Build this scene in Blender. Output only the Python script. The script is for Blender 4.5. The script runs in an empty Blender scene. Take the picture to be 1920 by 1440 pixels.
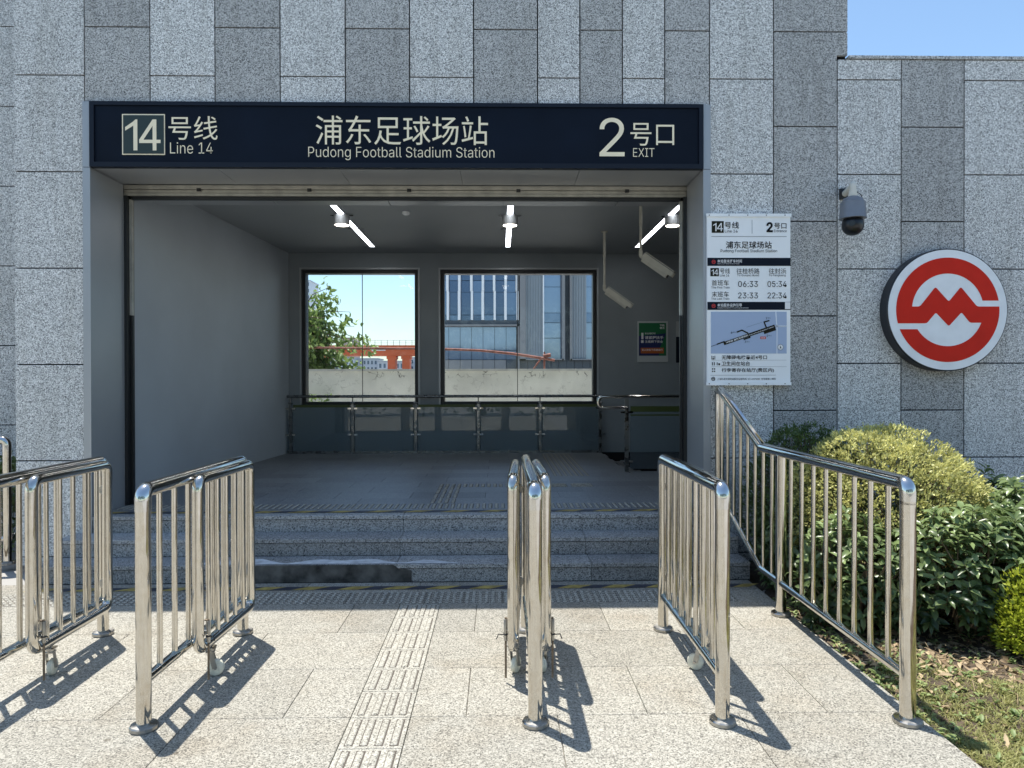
import bpy, bmesh, math, random
from mathutils import Vector, Matrix, Euler
R = math.radians
sc = bpy.context.scene
col = sc.collection
random.seed(14)

# ------------------------------------------------------------------ camera
CAM = Vector((0, 0, 1.70)); FPX = 1331.0
CROT = Matrix.Rotation(R(-1.05), 3, 'Z') @ Matrix.Rotation(R(90) - math.atan(7 / FPX), 3, 'X') @ Matrix.Rotation(-0.0019, 3, 'Z')
cd = bpy.data.cameras.new('camera'); cam = bpy.data.objects.new('camera', cd); col.objects.link(cam)
cam.matrix_world = Matrix.Translation(CAM) @ CROT.to_4x4()
cd.sensor_fit = 'HORIZONTAL'; cd.sensor_width = 36.0; cd.lens = FPX / 1920 * 36
cd.clip_start = 0.05; cd.clip_end = 3000
sc.camera = cam

# ------------------------------------------------------------------ light
SUN_FROM = Vector((-0.66, 0.72, 3.60)).normalized()
w = bpy.data.worlds.new('World'); sc.world = w; w.use_nodes = True
wn = w.node_tree.nodes; wl = w.node_tree.links
sky = wn.new('ShaderNodeTexSky'); sky.sky_type = 'NISHITA'; sky.sun_disc = False
sky.sun_elevation = math.asin(SUN_FROM.z); sky.sun_rotation = math.atan2(SUN_FROM.x, SUN_FROM.y)
sky.air_density = 1.0; sky.dust_density = 0.7; sky.ozone_density = 0.1
skm = wn.new('ShaderNodeMix'); skm.data_type = 'RGBA'; skm.blend_type = 'MULTIPLY'; skm.inputs[0].default_value = 1; skm.inputs[7].default_value = (.92, 1.03, 1.06, 1)
wl.new(sky.outputs[0], skm.inputs[6]); wl.new(skm.outputs[2], wn['Background'].inputs['Color']); wn['Background'].inputs['Strength'].default_value = 0.115
sd = bpy.data.lights.new('sun', 'SUN'); sd.energy = 3.9; sd.angle = R(0.5); sd.color = (1.0, 0.96, 0.885)
so = bpy.data.objects.new('sun', sd); col.objects.link(so); so.location = (0, 0, 30)
so.rotation_euler = (-SUN_FROM).to_track_quat('-Z', 'Y').to_euler()
sc.view_settings.view_transform = 'Standard'; sc.view_settings.look = 'None'
sc.view_settings.gamma = 1.0; sc.view_settings.use_curve_mapping = False
sc.view_settings.exposure = 0.84
sc.cycles.max_bounces = 10; sc.cycles.diffuse_bounces = 5; sc.cycles.transparent_max_bounces = 24

# ------------------------------------------------------------------ pixel -> place on a plane of the real scene
def at(px, py, Y):
    d = CROT @ Vector(((px - 960) / FPX, -(py - 720) / FPX, -1))
    return CAM + d * (Y / d.y)

# ------------------------------------------------------------------ mesh helpers
class MB:
    def __init__(s): s.v = []; s.f = []; s.m = []; s.t = []; s.s = []
    def face(s, idx, mi=0, tint=0.5, smooth=False):
        s.f.append(tuple(idx)); s.m.append(mi); s.t.append(tint); s.s.append(smooth)
    def quad(s, a, b, c, d, mi=0, tint=0.5):
        n = len(s.v); s.v += [tuple(a), tuple(b), tuple(c), tuple(d)]; s.face((n, n+1, n+2, n+3), mi, tint)
    def box(s, x0, x1, y0, y1, z0, z1, mi=0, tint=0.5):
        n = len(s.v)
        s.v += [(x0,y0,z0),(x1,y0,z0),(x1,y1,z0),(x0,y1,z0),(x0,y0,z1),(x1,y0,z1),(x1,y1,z1),(x0,y1,z1)]
        for q in ((0,3,2,1),(4,5,6,7),(0,1,5,4),(1,2,6,5),(2,3,7,6),(3,0,4,7)): s.face([n+i for i in q], mi, tint)
    def obox(s, M, hx, hy, hz, mi=0, tint=0.5):
        n = len(s.v)
        for z in (-hz, hz):
            for x, y in ((-hx,-hy),(hx,-hy),(hx,hy),(-hx,hy)): s.v.append(tuple(M @ Vector((x, y, z))))
        for q in ((0,3,2,1),(4,5,6,7),(0,1,5,4),(1,2,6,5),(2,3,7,6),(3,0,4,7)): s.face([n+i for i in q], mi, tint)
    def cbox(s, x0, x1, y0, y1, z0, z1, b=0.004, mi=0, tint=0.5):   # chamfered top and front box
        n = len(s.v)
        s.v += [(x0,y0,z0),(x1,y0,z0),(x1,y1,z0),(x0,y1,z0),(x0,y0,z1-b),(x1,y0,z1-b),(x1,y1,z1-b),(x0,y1,z1-b),
                (x0+b,y0+b,z1),(x1-b,y0+b,z1),(x1-b,y1-b,z1),(x0+b,y1-b,z1)]
        for q in ((0,3,2,1),(0,1,5,4),(1,2,6,5),(2,3,7,6),(3,0,4,7),(4,5,9,8),(5,6,10,9),(6,7,11,10),(7,4,8,11),(8,9,10,11)):
            s.face([n+i for i in q], mi, tint)
    def tube(s, pts, r, seg=16, mi=0, tint=0.5, caps=True, closed=False):
        pts = [Vector(p) for p in pts]; n = len(pts)
        rr = r if isinstance(r, (list, tuple)) else [r] * n
        tang = []
        for i in range(n):
            if closed: a, b = pts[(i-1) % n], pts[(i+1) % n]
            else: a, b = pts[max(i-1, 0)], pts[min(i+1, n-1)]
            tang.append((b - a).normalized())
        t0 = tang[0]; u = t0.cross(Vector((0, 0, 1)))
        if u.length < 1e-3: u = t0.cross(Vector((1, 0, 0)))
        u.normalize(); rings = []
        for i in range(n):
            if i: u = (tang[i-1].rotation_difference(tang[i]) @ u)
            u = (u - tang[i] * u.dot(tang[i])).normalized(); vv = tang[i].cross(u)
            b0 = len(s.v); rings.append(b0)
            for k in range(seg):
                a = 2 * math.pi * k / seg
                s.v.append(tuple(pts[i] + (u * math.cos(a) + vv * math.sin(a)) * rr[i]))
        for i in range(n if closed else n - 1):
            a, b = rings[i], rings[(i+1) % n]
            for k in range(seg):
                k2 = (k + 1) % seg; s.face((a+k, a+k2, b+k2, b+k), mi, tint, True)
        if caps and not closed:
            for ring, p, rad, fl in ((rings[0], pts[0], rr[0], 1), (rings[-1], pts[-1], rr[-1], 0)):
                b0 = len(s.v); s.v += [s.v[ring + k] for k in range(seg)]
                idx = list(range(b0, b0 + seg)); s.face(idx[::-1] if fl else idx, mi, tint)
    def lathe(s, prof, M=None, seg=24, mi=0, tint=0.5, smooth=True):
        M = M or Matrix.Identity(4)
        def ring(r, z):
            b0 = len(s.v)
            for k in range(seg):
                a = 2 * math.pi * k / seg; s.v.append(tuple(M @ Vector((r * math.cos(a), r * math.sin(a), z))))
            return b0
        prev = None
        for i in range(len(prof) - 1):
            d = Vector((prof[i+1][0]-prof[i][0], prof[i+1][1]-prof[i][1]))
            a = ring(*prof[i]) if prev is None or d.length < 1e-9 or pd.length < 1e-9 or d.angle(pd) > .55 else prev
            b = ring(*prof[i+1]); prev = b; pd = d
            for k in range(seg):
                k2 = (k + 1) % seg; s.face((a+k, a+k2, b+k2, b+k), mi, tint, smooth)
        for (r, z), fl in ((prof[0], 1), (prof[-1], 0)):
            n = ring(r, z); idx = list(range(n, n + seg)); s.face(idx[::-1] if fl else idx, mi, tint)
    def build(s, name, mats, parent=None, label=None):
        me = bpy.data.meshes.new(name); me.from_pydata(s.v, [], s.f)
        mats = mats if isinstance(mats, (list, tuple)) else [mats]
        for m in mats: me.materials.append(m)
        me.polygons.foreach_set('material_index', s.m); me.polygons.foreach_set('use_smooth', s.s)
        at_ = me.attributes.new('tint', 'FLOAT', 'FACE'); at_.data.foreach_set('value', s.t)
        me.update()
        o = bpy.data.objects.new(name, me); col.objects.link(o)
        if parent: o.parent = parent; o.matrix_parent_inverse = Matrix.Identity(4)
        if label: o['label'] = label
        return o

def tag(o, label=None, cat=None, group=None, kind=None):
    for k, v in (('label', label), ('category', cat), ('group', group), ('kind', kind)):
        if v: o[k] = v
    return o
def thing(name, loc, label, cat, group=None, rz=0):
    o = bpy.data.objects.new(name, None); o.empty_display_size = 0.1; col.objects.link(o)
    o.location = loc; o.rotation_euler = (0, 0, rz); return tag(o, label, cat, group)
def copy_tree(o, parent=None):
    c = o.copy(); col.objects.link(c); c.parent = parent
    for ch in list(o.children): copy_tree(ch, c)
    return c
def round_path(pts, r, n=7):
    pts = [Vector(p) for p in pts]; out = [pts[0]]
    for i in range(1, len(pts) - 1):
        a, b, c = pts[i-1], pts[i], pts[i+1]
        d1 = (a - b).normalized(); d2 = (c - b).normalized(); ang = d1.angle(d2)
        rad = r[i-1] if isinstance(r, (list, tuple)) else r
        t = min(rad / math.tan(ang / 2), (a-b).length * .49, (c-b).length * .49)
        p, q = b + d1 * t, b + d2 * t
        for k in range(n + 1):
            s = k / n; out.append(p * (1-s)**2 + b * 2*s*(1-s) + q * s*s)
    out.append(pts[-1]); return out

# ------------------------------------------------------------------ materials
def newmat(name):
    m = bpy.data.materials.new(name); m.use_nodes = True; nt = m.node_tree
    return m, nt, nt.nodes, nt.links, nt.nodes['Principled BSDF']
def plain(name, c, rough=0.5, metal=0.0, spec=0.5, bump=0.0, bscale=40, var=0.0, vscale=3.0):
    m, nt, N, L, B = newmat(name)
    B.inputs['Base Color'].default_value = (*c, 1); B.inputs['Roughness'].default_value = rough
    B.inputs['Metallic'].default_value = metal; B.inputs['Specular IOR Level'].default_value = spec
    tc = N.new('ShaderNodeTexCoord')
    if var:
        no = N.new('ShaderNodeTexNoise'); no.inputs['Scale'].default_value = vscale; no.inputs['Detail'].default_value = 6
        L.new(tc.outputs['Object'], no.inputs['Vector'])
        mp = N.new('ShaderNodeMapRange'); mp.inputs[1].default_value = .3; mp.inputs[2].default_value = .7
        mp.inputs[3].default_value = 1 - var; mp.inputs[4].default_value = 1 + var; L.new(no.outputs[0], mp.inputs[0])
        mx = N.new('ShaderNodeMix'); mx.data_type = 'RGBA'; mx.blend_type = 'MULTIPLY'; mx.inputs[0].default_value = 1
        mx.inputs[6].default_value = (*c, 1); L.new(mp.outputs[0], mx.inputs[7]); L.new(mx.outputs[2], B.inputs['Base Color'])
    if bump:
        n2 = N.new('ShaderNodeTexNoise'); n2.inputs['Scale'].default_value = bscale; L.new(tc.outputs['Object'], n2.inputs['Vector'])
        bp = N.new('ShaderNodeBump'); bp.inputs['Strength'].default_value = bump; bp.inputs['Distance'].default_value = .01
        L.new(n2.outputs[0], bp.inputs['Height']); L.new(bp.outputs[0], B.inputs['Normal'])
    return m
def emit(name, c, st):
    m, nt, N, L, B = newmat(name)
    B.inputs['Base Color'].default_value = (*c, 1); B.inputs['Emission Color'].default_value = (*c, 1)
    B.inputs['Emission Strength'].default_value = st; return m
def granite(name, dark, mid, light, grain=105.0, tint_amt=0.5, stain=0.15, stain_col=(.5, .42, .32), rough=.75, p=(.16, .3, .75), bump=.25, streak=0.0, spots=0.0):
    """speckled stone: random grains of three minerals, panel tint from the face attribute, soft stains"""
    m, nt, N, L, B = newmat(name)
    tc = N.new('ShaderNodeTexCoord')
    vo = N.new('ShaderNodeTexVoronoi'); vo.inputs['Scale'].default_value = grain
    L.new(tc.outputs['Object'], vo.inputs['Vector'])
    sp = N.new('ShaderNodeSeparateColor'); L.new(vo.outputs['Color'], sp.inputs[0])
    n0 = N.new('ShaderNodeTexNoise'); n0.inputs['Scale'].default_value = grain * .9; n0.inputs['Detail'].default_value = 3
    L.new(tc.outputs['Object'], n0.inputs['Vector'])
    ad = N.new('ShaderNodeMath'); ad.operation = 'MULTIPLY_ADD'; ad.inputs[1].default_value = .55
    sc2 = N.new('ShaderNodeMapRange'); sc2.inputs[1].default_value = .25; sc2.inputs[2].default_value = .75
    sc2.inputs[3].default_value = 0; sc2.inputs[4].default_value = .45; L.new(n0.outputs[0], sc2.inputs[0])
    L.new(sp.outputs[0], ad.inputs[0]); L.new(sc2.outputs[0], ad.inputs[2])
    rp = N.new('ShaderNodeValToRGB'); e = rp.color_ramp.elements
    e[0].position = p[0]; e[0].color = (*dark, 1); e[1].position = p[2]; e[1].color = (*light, 1)
    k = e.new(p[1]); k.color = (*mid, 1)
    L.new(ad.outputs[0], rp.inputs[0])
    tn = N.new('ShaderNodeAttribute'); tn.attribute_name = 'tint'
    mr = N.new('ShaderNodeMapRange'); mr.inputs[3].default_value = 1 - tint_amt; mr.inputs[4].default_value = 1 + tint_amt
    L.new(tn.outputs['Fac'], mr.inputs[0])
    mu = N.new('ShaderNodeMix'); mu.data_type = 'RGBA'; mu.blend_type = 'MULTIPLY'; mu.inputs[0].default_value = 1
    L.new(rp.outputs[0], mu.inputs[6]); L.new(mr.outputs[0], mu.inputs[7])
    n1 = N.new('ShaderNodeTexNoise'); n1.inputs['Scale'].default_value = 1.1; n1.inputs['Detail'].default_value = 7; n1.inputs['Roughness'].default_value = .62
    L.new(tc.outputs['Object'], n1.inputs['Vector'])
    m2 = N.new('ShaderNodeMapRange'); m2.inputs[1].default_value = .5; m2.inputs[2].default_value = .75; m2.inputs[4].default_value = stain
    L.new(n1.outputs[0], m2.inputs[0])
    ms = N.new('ShaderNodeMix'); ms.data_type = 'RGBA'; ms.blend_type = 'MULTIPLY'; ms.inputs[7].default_value = (*stain_col, 1)
    L.new(m2.outputs[0], ms.inputs[0]); L.new(mu.outputs[2], ms.inputs[6])
    last = ms
    def dark(fac, colr):
        nonlocal last
        q = N.new('ShaderNodeMix'); q.data_type = 'RGBA'; q.blend_type = 'MULTIPLY'; q.inputs[7].default_value = (*colr, 1)
        L.new(fac, q.inputs[0]); L.new(last.outputs[2], q.inputs[6]); last = q
    if streak:                                    # rain streaks down the stone
        mpn = N.new('ShaderNodeMapping'); mpn.inputs['Scale'].default_value = (9, 9, .55); L.new(tc.outputs['Object'], mpn.inputs[0])
        ns = N.new('ShaderNodeTexNoise'); ns.inputs['Scale'].default_value = 1; ns.inputs['Detail'].default_value = 5; L.new(mpn.outputs[0], ns.inputs['Vector'])
        rs = N.new('ShaderNodeMapRange'); rs.inputs[1].default_value = .48; rs.inputs[2].default_value = .78; rs.inputs[4].default_value = streak; L.new(ns.outputs[0], rs.inputs[0])
        dark(rs.outputs[0], (.55, .53, .48))
    if spots:                                     # trodden in gum and drips
        vs = N.new('ShaderNodeTexVoronoi'); vs.inputs['Scale'].default_value = 2.3; L.new(tc.outputs['Object'], vs.inputs['Vector'])
        sc3 = N.new('ShaderNodeSeparateColor'); L.new(vs.outputs['Color'], sc3.inputs[0])
        th = N.new('ShaderNodeMath'); th.operation = 'MULTIPLY'; th.inputs[1].default_value = .055; L.new(sc3.outputs[1], th.inputs[0])
        lt = N.new('ShaderNodeMath'); lt.operation = 'LESS_THAN'; L.new(vs.outputs['Distance'], lt.inputs[0]); L.new(th.outputs[0], lt.inputs[1])
        ml = N.new('ShaderNodeMath'); ml.operation = 'MULTIPLY'; ml.inputs[1].default_value = spots; L.new(lt.outputs[0], ml.inputs[0]); dark(ml.outputs[0], (.45, .42, .38))
        ng = N.new('ShaderNodeTexNoise'); ng.inputs['Scale'].default_value = 3.4; ng.inputs['Detail'].default_value = 8; ng.inputs['Roughness'].default_value = .7; L.new(tc.outputs['Object'], ng.inputs['Vector'])
        rg = N.new('ShaderNodeMapRange'); rg.inputs[1].default_value = .5; rg.inputs[2].default_value = .8; rg.inputs[4].default_value = .5; L.new(ng.outputs[0], rg.inputs[0]); dark(rg.outputs[0], (.72, .68, .62))
    L.new(last.outputs[2], B.inputs['Base Color']); B.inputs['Roughness'].default_value = rough
    B.inputs['Specular IOR Level'].default_value = .35
    bp = N.new('ShaderNodeBump'); bp.inputs['Strength'].default_value = bump; bp.inputs['Distance'].default_value = .003
    L.new(ad.outputs[0], bp.inputs['Height']); L.new(bp.outputs[0], B.inputs['Normal'])
    return m
def leafmat(name, c0, c1, rough=.38, trans=.3, spec=.5):
    m, nt, N, L, B = newmat(name)
    a = N.new('ShaderNodeAttribute'); a.attribute_name = 'tint'
    mx = N.new('ShaderNodeMix'); mx.data_type = 'RGBA'; mx.inputs[6].default_value = (*c0, 1); mx.inputs[7].default_value = (*c1, 1)
    L.new(a.outputs['Fac'], mx.inputs[0]); L.new(mx.outputs[2], B.inputs['Base Color'])
    B.inputs['Roughness'].default_value = rough; B.inputs['Specular IOR Level'].default_value = spec
    tr = N.new('ShaderNodeBsdfTranslucent'); L.new(mx.outputs[2], tr.inputs['Color'])
    ms = N.new('ShaderNodeMixShader'); ms.inputs[0].default_value = trans
    L.new(B.outputs[0], ms.inputs[1]); L.new(tr.outputs[0], ms.inputs[2]); L.new(ms.outputs[0], N['Material Output'].inputs[0])
    return m
def glassmat(name, tint=(1, 1, 1), refl=1.0, ior=1.5, dirt=0.0):
    m, nt, N, L, B = newmat(name)
    tr = N.new('ShaderNodeBsdfTransparent'); tr.inputs[0].default_value = (*tint, 1)
    gl = N.new('ShaderNodeBsdfGlossy'); gl.inputs['Roughness'].default_value = 0.0; gl.inputs[0].default_value = (refl, refl, refl, 1)
    fr = N.new('ShaderNodeFresnel'); fr.inputs[0].default_value = ior
    ms = N.new('ShaderNodeMixShader'); L.new(fr.outputs[0], ms.inputs[0]); L.new(tr.outputs[0], ms.inputs[1]); L.new(gl.outputs[0], ms.inputs[2])
    out = ms
    if dirt:
        df = N.new('ShaderNodeBsdfDiffuse'); df.inputs[0].default_value = (.5, .52, .54, 1)
        m3 = N.new('ShaderNodeMixShader'); m3.inputs[0].default_value = dirt
        L.new(ms.outputs[0], m3.inputs[1]); L.new(df.outputs[0], m3.inputs[2]); out = m3
    L.new(out.outputs[0], N['Material Output'].inputs[0]); return m
def steelmat(name, c, rough):
    m, nt, N, L, B = newmat(name)
    tc = N.new('ShaderNodeTexCoord'); B.inputs['Metallic'].default_value = 1
    no = N.new('ShaderNodeTexNoise'); no.inputs['Scale'].default_value = 9; no.inputs['Detail'].default_value = 5
    L.new(tc.outputs['Object'], no.inputs['Vector'])
    mr = N.new('ShaderNodeMapRange'); mr.inputs[1].default_value = .42; mr.inputs[2].default_value = .78
    mr.inputs[3].default_value = rough * .6; mr.inputs[4].default_value = rough * 3.2; L.new(no.outputs[0], mr.inputs[0]); L.new(mr.outputs[0], B.inputs['Roughness'])
    mx = N.new('ShaderNodeMix'); mx.data_type = 'RGBA'; mx.inputs[6].default_value = (*c, 1); mx.inputs[7].default_value = (c[0]*.90, c[1]*.87, c[2]*.82, 1)
    n2 = N.new('ShaderNodeTexNoise'); n2.inputs['Scale'].default_value = 26; n2.inputs['Detail'].default_value = 4; L.new(tc.outputs['Object'], n2.inputs['Vector'])
    m2 = N.new('ShaderNodeMapRange'); m2.inputs[1].default_value = .45; m2.inputs[2].default_value = .8; L.new(n2.outputs[0], m2.inputs[0])
    L.new(m2.outputs[0], mx.inputs[0]); L.new(mx.outputs[2], B.inputs['Base Color'])
    n3 = N.new('ShaderNodeTexNoise'); n3.inputs['Scale'].default_value = 14; L.new(tc.outputs['Object'], n3.inputs['Vector'])
    bp = N.new('ShaderNodeBump'); bp.inputs['Strength'].default_value = .006; bp.inputs['Distance'].default_value = .004
    L.new(n3.outputs[0], bp.inputs['Height']); L.new(bp.outputs[0], B.inputs['Normal'])
    return m

M_wall = granite('granite_cladding', (.05,.053,.055), (.37,.375,.37), (.80,.80,.785), grain=125, tint_amt=.46, stain=.22, stain_col=(.66,.65,.62), p=(.15,.40,.84), streak=.38)
M_pave = granite('granite_paving', (.07,.066,.058), (.28,.265,.225), (.50,.475,.41), grain=150, tint_amt=.15, stain=.6, stain_col=(.74,.64,.52), rough=.8, p=(.16,.42,.84), spots=.7)
M_tact = granite('granite_tactile', (.07,.066,.058), (.28,.266,.226), (.50,.477,.412), grain=150, tint_amt=.2, stain=.3, stain_col=(.75,.68,.58), rough=.8, p=(.12,.34,.72))
M_step = granite('granite_steps', (.030,.031,.032), (.20,.20,.197), (.48,.475,.46), grain=120, tint_amt=.35, stain=.5, stain_col=(.55,.52,.48))
M_floor = granite('granite_floor', (.08,.084,.088), (.155,.162,.17), (.25,.26,.268), grain=110, tint_amt=.25, stain=.4, stain_col=(.6,.58,.55), rough=.42)
M_joint = plain('dark_joint', (.016,.017,.018), .95, spec=.1)
M_pjoint = plain('paving_joint', (.25,.225,.185), .95, var=.3, vscale=30)
M_groove = plain('groove_dark', (.10,.085,.07), .95)
M_core = plain('concrete_core', (.25,.25,.25), .9)
M_portal = plain('grey_aluminium', (.37,.385,.40), .38, .35, var=.05, vscale=1.5)
M_inner = plain('grey_wall_panel', (.47,.51,.54), .55, var=.06, vscale=1.2)
M_back = plain('dark_grey_wall', (.22,.245,.26), .6, var=.08, vscale=1.5)
M_ceil = plain('grey_ceiling', (.34,.36,.37), .6, var=.04, vscale=1)
M_navy = plain('navy_panel', (.0035,.0075,.017), .55, spec=.14, var=.2, vscale=2)
M_navyf = plain('navy_frame', (.008,.012,.022), .45, spec=.22)
M_black = plain('black', (.012,.013,.014), .45)
M_rubber = plain('black_rubber', (.02,.02,.02), .7)
M_gold = plain('gold_letter', (.90,.80,.58), .4, var=.05, vscale=8)
M_dgreen = plain('dark_green_panel', (.018,.030,.024), .35)
M_white = plain('white_enamel', (.86,.88,.89), .35, var=.04, vscale=4)
M_whiteb = plain('white_print', (.8,.8,.8), .5)
M_ink = plain('black_print', (.008,.008,.009), .7, spec=.1)
M_red = plain('red_print', (.60,.022,.010), .5, spec=.15, var=.06, vscale=6)
M_redlogo = plain('red_small_print', (.55,.03,.03), .4)
M_map = plain('map_blue', (.36,.45,.62), .45)
M_road = plain('map_road', (.70,.76,.84), .45)
M_olive = plain('map_olive', (.022,.022,.014), .7, spec=.1)
M_steel = steelmat('polished_steel', (.66,.63,.575), .06)
M_steel2 = steelmat('brushed_steel_dimmed', (.20,.205,.21), .25)  # base colour darkened to stand in for the dim hall reflected in it
M_elbow = steelmat('elbow_steel', (.64,.63,.61), .06)
M_castw = plain('caster_wheel', (.74,.72,.60), .4, var=.15, vscale=40)
M_zinc = steelmat('zinc', (.42,.41,.39), .35)
M_rod = plain('rusty_rod', (.22,.17,.12), .6, .5, var=.4, vscale=40)
M_beige = plain('shutter_beige', (.40,.385,.34), .4, .4, var=.2, vscale=9)
M_camgrey = plain('camera_grey', (.19,.205,.235), .4, .2, var=.06, vscale=10)
M_camwhite = plain('camera_ivory', (.62,.60,.53), .45, var=.08, vscale=12)
M_cambeige = plain('camera_beige', (.50,.48,.41), .5, var=.1, vscale=9)
M_dome = plain('camera_dome', (.006,.007,.010), .28)
M_strip = emit('light_strip', (.92,.96,1.0), 5.0)
M_lens = emit('downlight_lens', (1.0,.93,.80), 5.0)
M_glass = glassmat('window_glass', (.96,.98,.985), .30)
M_glassb = glassmat('balustrade_glass', (.80,.87,.89), 1.0, 1.5, .09)
M_film = plain('green_film', (.055,.075,.012), .5)
M_yel = plain('tape_yellow', (.36,.27,.075), .7, var=.4, vscale=14)
M_blk = plain('tape_black', (.030,.036,.055), .6, var=.3, vscale=14)
M_soil = plain('soil', (.085,.062,.042), .95, bump=.8, bscale=60, var=.45, vscale=14)
M_ground = plain('ground_concrete', (.36,.345,.32), .9, var=.15, vscale=.6)

# ------------------------------------------------------------------ text
try:
    FONT = bpy.data.fonts.load(bpy.utils.system_resource('DATAFILES', path='fonts') + '/Inter.woff2')
except Exception:
    FONT = None
def is_cjk(t): return any(ord(c) > 0x2fff for c in t)
def text_geo(body, bold=0.0):
    cu = bpy.data.curves.new('lettering', 'FONT'); cu.body = body; cu.size = 1; cu.offset = bold; cu.resolution_u = 3
    if FONT and not is_cjk(body): cu.font = FONT
    o = bpy.data.objects.new('lettering', cu); col.objects.link(o)
    dg = bpy.context.evaluated_depsgraph_get(); me = o.evaluated_get(dg).to_mesh()
    vs = [tuple(v.co) for v in me.vertices]; fs = [tuple(p.vertices) for p in me.polygons]
    o.evaluated_get(dg).to_mesh_clear(); bpy.data.objects.remove(o); bpy.data.curves.remove(cu)
    x0 = min(v[0] for v in vs); x1 = max(v[0] for v in vs); y0 = min(v[1] for v in vs); y1 = max(v[1] for v in vs)
    return [((v[0]-x0)/(x1-x0), (v[1]-y0)/(y1-y0)) for v in vs], fs
FOURTEEN = [[(85,0),(127,0),(127,324),(107,324),(85,302)], [(0,205),(85,258),(85,302),(0,243)], [(285,0),(325,0),(325,324),(285,324)],
            [(145,77),(285,77),(285,112),(145,112)], [(325,77),(368,77),(368,112),(325,112)], [(145,112),(190,112),(285,256),(285,324)]]
def lettering(body, mat, parent, fn, bold=0.0, name='lettering', n=(0, -1, 0), thick=0.0015):
    """fn maps (u,v) in 0..1 to a point on the sign's face; n is the outward direction"""
    if body == '14':
        uv = [(x/368, y/324) for p in FOURTEEN for x, y in p]; fs = []; k = 0
        for p in FOURTEEN: fs.append(tuple(range(k, k+len(p)))); k += len(p)
    else: uv, fs = text_geo(body, bold)
    b = MB(); off = Vector(n) * thick
    inv = parent.matrix_world.inverted() if parent else Matrix.Identity(4)
    inv = Matrix.Translation(-parent.location) if parent else inv
    pts = [fn(u, v) for u, v in uv]
    b.v = [tuple(inv @ (p + off)) for p in pts]
    for f in fs: b.face(f)
    return b.build(name, mat, parent)
def boxtext(body, mat, parent, px, Y, bold=0.0, name='lettering'):
    a = at(px[0], px[3], Y); c = at(px[2], px[1], Y)
    return lettering(body, mat, parent, lambda u, v: Vector((a.x + (c.x-a.x)*u, Y, a.z + (c.z-a.z)*v)), bold, name)
def rel(parent, b):     # shift an MB built in world coordinates into its parent's frame
    p = parent.location; b.v = [(v[0]-p.x, v[1]-p.y, v[2]-p.z) for v in b.v]; return b
def pbox(b, px, Y0, Y1, mi=0, tint=.5):
    a = at(px[0], px[3], Y0); c = at(px[2], px[1], Y0); b.box(a.x, c.x, Y0, Y1, a.z, c.z, mi, tint)

# ================================================================== GROUND
WY = 6.6                                   # plane of the granite front
b = MB(); b.quad((-900,-300,-.06),(900,-300,-.06),(900,1500,-.06),(-900,1500,-.06)); tag(b.build('ground', M_ground), kind='structure')

PX1 = 2.115; SX0, SX1 = -.752, -.450
b = MB()
b.box(-14, PX1, -9, 5.985, -.05, -.012, 1)
G = .0017
def paver(x0, x1, y0, y1, t):
    if x1 - x0 < .03: return
    b.cbox(x0+G, x1-G, y0+G, y1-G, -.03, 0, .0025, 0, t)
rows = []; y = 5.405; k = 0
while y > -8.5:
    rows.append((y-.605, y, k)); y -= .605; k += 1
for y0, y1, k in rows:
    x = .755 + (.4625 if k % 2 == 1 else 0) + .925 * 2
    while x > -14:
        xa, xb = x - .925, x; t = random.gauss(.5, .17); xb = min(xb, PX1); xa2 = max(xa, -14)
        if xb > xa2:
            if xb <= SX0 or xa2 >= SX1: paver(xa2, xb, y0, y1, t)
            else:
                if xa2 < SX0: paver(xa2, SX0, y0, y1, t)
                if xb > SX1: paver(SX1, xb, y0, y1, t)
        x -= .925
x = PX1
for y0, y1 in ((5.71, 5.985),):
    x = PX1
    while x > -14: paver(max(x-.925, -14), x, y0, y1, random.gauss(.45, .15)); x -= .925
x = -3.9
while x > -14: paver(x-.925, x, 5.405, 5.71, random.gauss(.5, .15)); x -= .925
tag(b.build('pavement', [M_pave, M_pjoint]), kind='structure')

def bar(b, x0, x1, y0, y1, z, h, t, along='y'):
    """raised rounded guide bar standing in a thin dark outline, widest on the right"""
    g1, g2, g3 = random.uniform(.0, .003), random.uniform(.003, .007), random.uniform(.0, .004)
    b.quad((x0-g1,y0-g3,z+.0012),(x1+g2,y0-g3,z+.0012),(x1+g2,y1+.002,z+.0012),(x0-g1,y1+.002,z+.0012), 1)
    ch = .008; ins = .006
    def ring(d, zz):
        X0, X1, Y0, Y1 = x0+d, x1-d, y0+d, y1-d
        return [(X0+ch,Y0,zz),(X1-ch,Y0,zz),(X1,Y0+ch,zz),(X1,Y1-ch,zz),(X1-ch,Y1,zz),(X0+ch,Y1,zz),(X0,Y1-ch,zz),(X0,Y0+ch,zz)]
    n = len(b.v); b.v += ring(0, z) + ring(ins, z+h)
    for i in range(8): b.face((n+i, n+(i+1)%8, n+8+(i+1)%8, n+8+i), 0, t)
    b.face([n+8+i for i in range(8)], 0, t)
def dome(b, x, y, z, r, h, t, seg=10):
    n = len(b.v); c = [(r*1.35, .0012), (r, .0014), (r*.72, h*.8), (r*.45, h)]
    for rr, zz in c:
        for k in range(seg):
            a = 2*math.pi*k/seg; b.v.append((x+rr*math.cos(a), y+rr*math.sin(a), z+zz))
    for i in range(3):
        for k in range(seg):
            k2 = (k+1) % seg; b.face((n+i*seg+k, n+i*seg+k2, n+(i+1)*seg+k2, n+(i+1)*seg+k), 1 if i == 0 else 0, t, i > 0)
    b.face([n+3*seg+k for k in range(seg)], 0, t)
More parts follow.
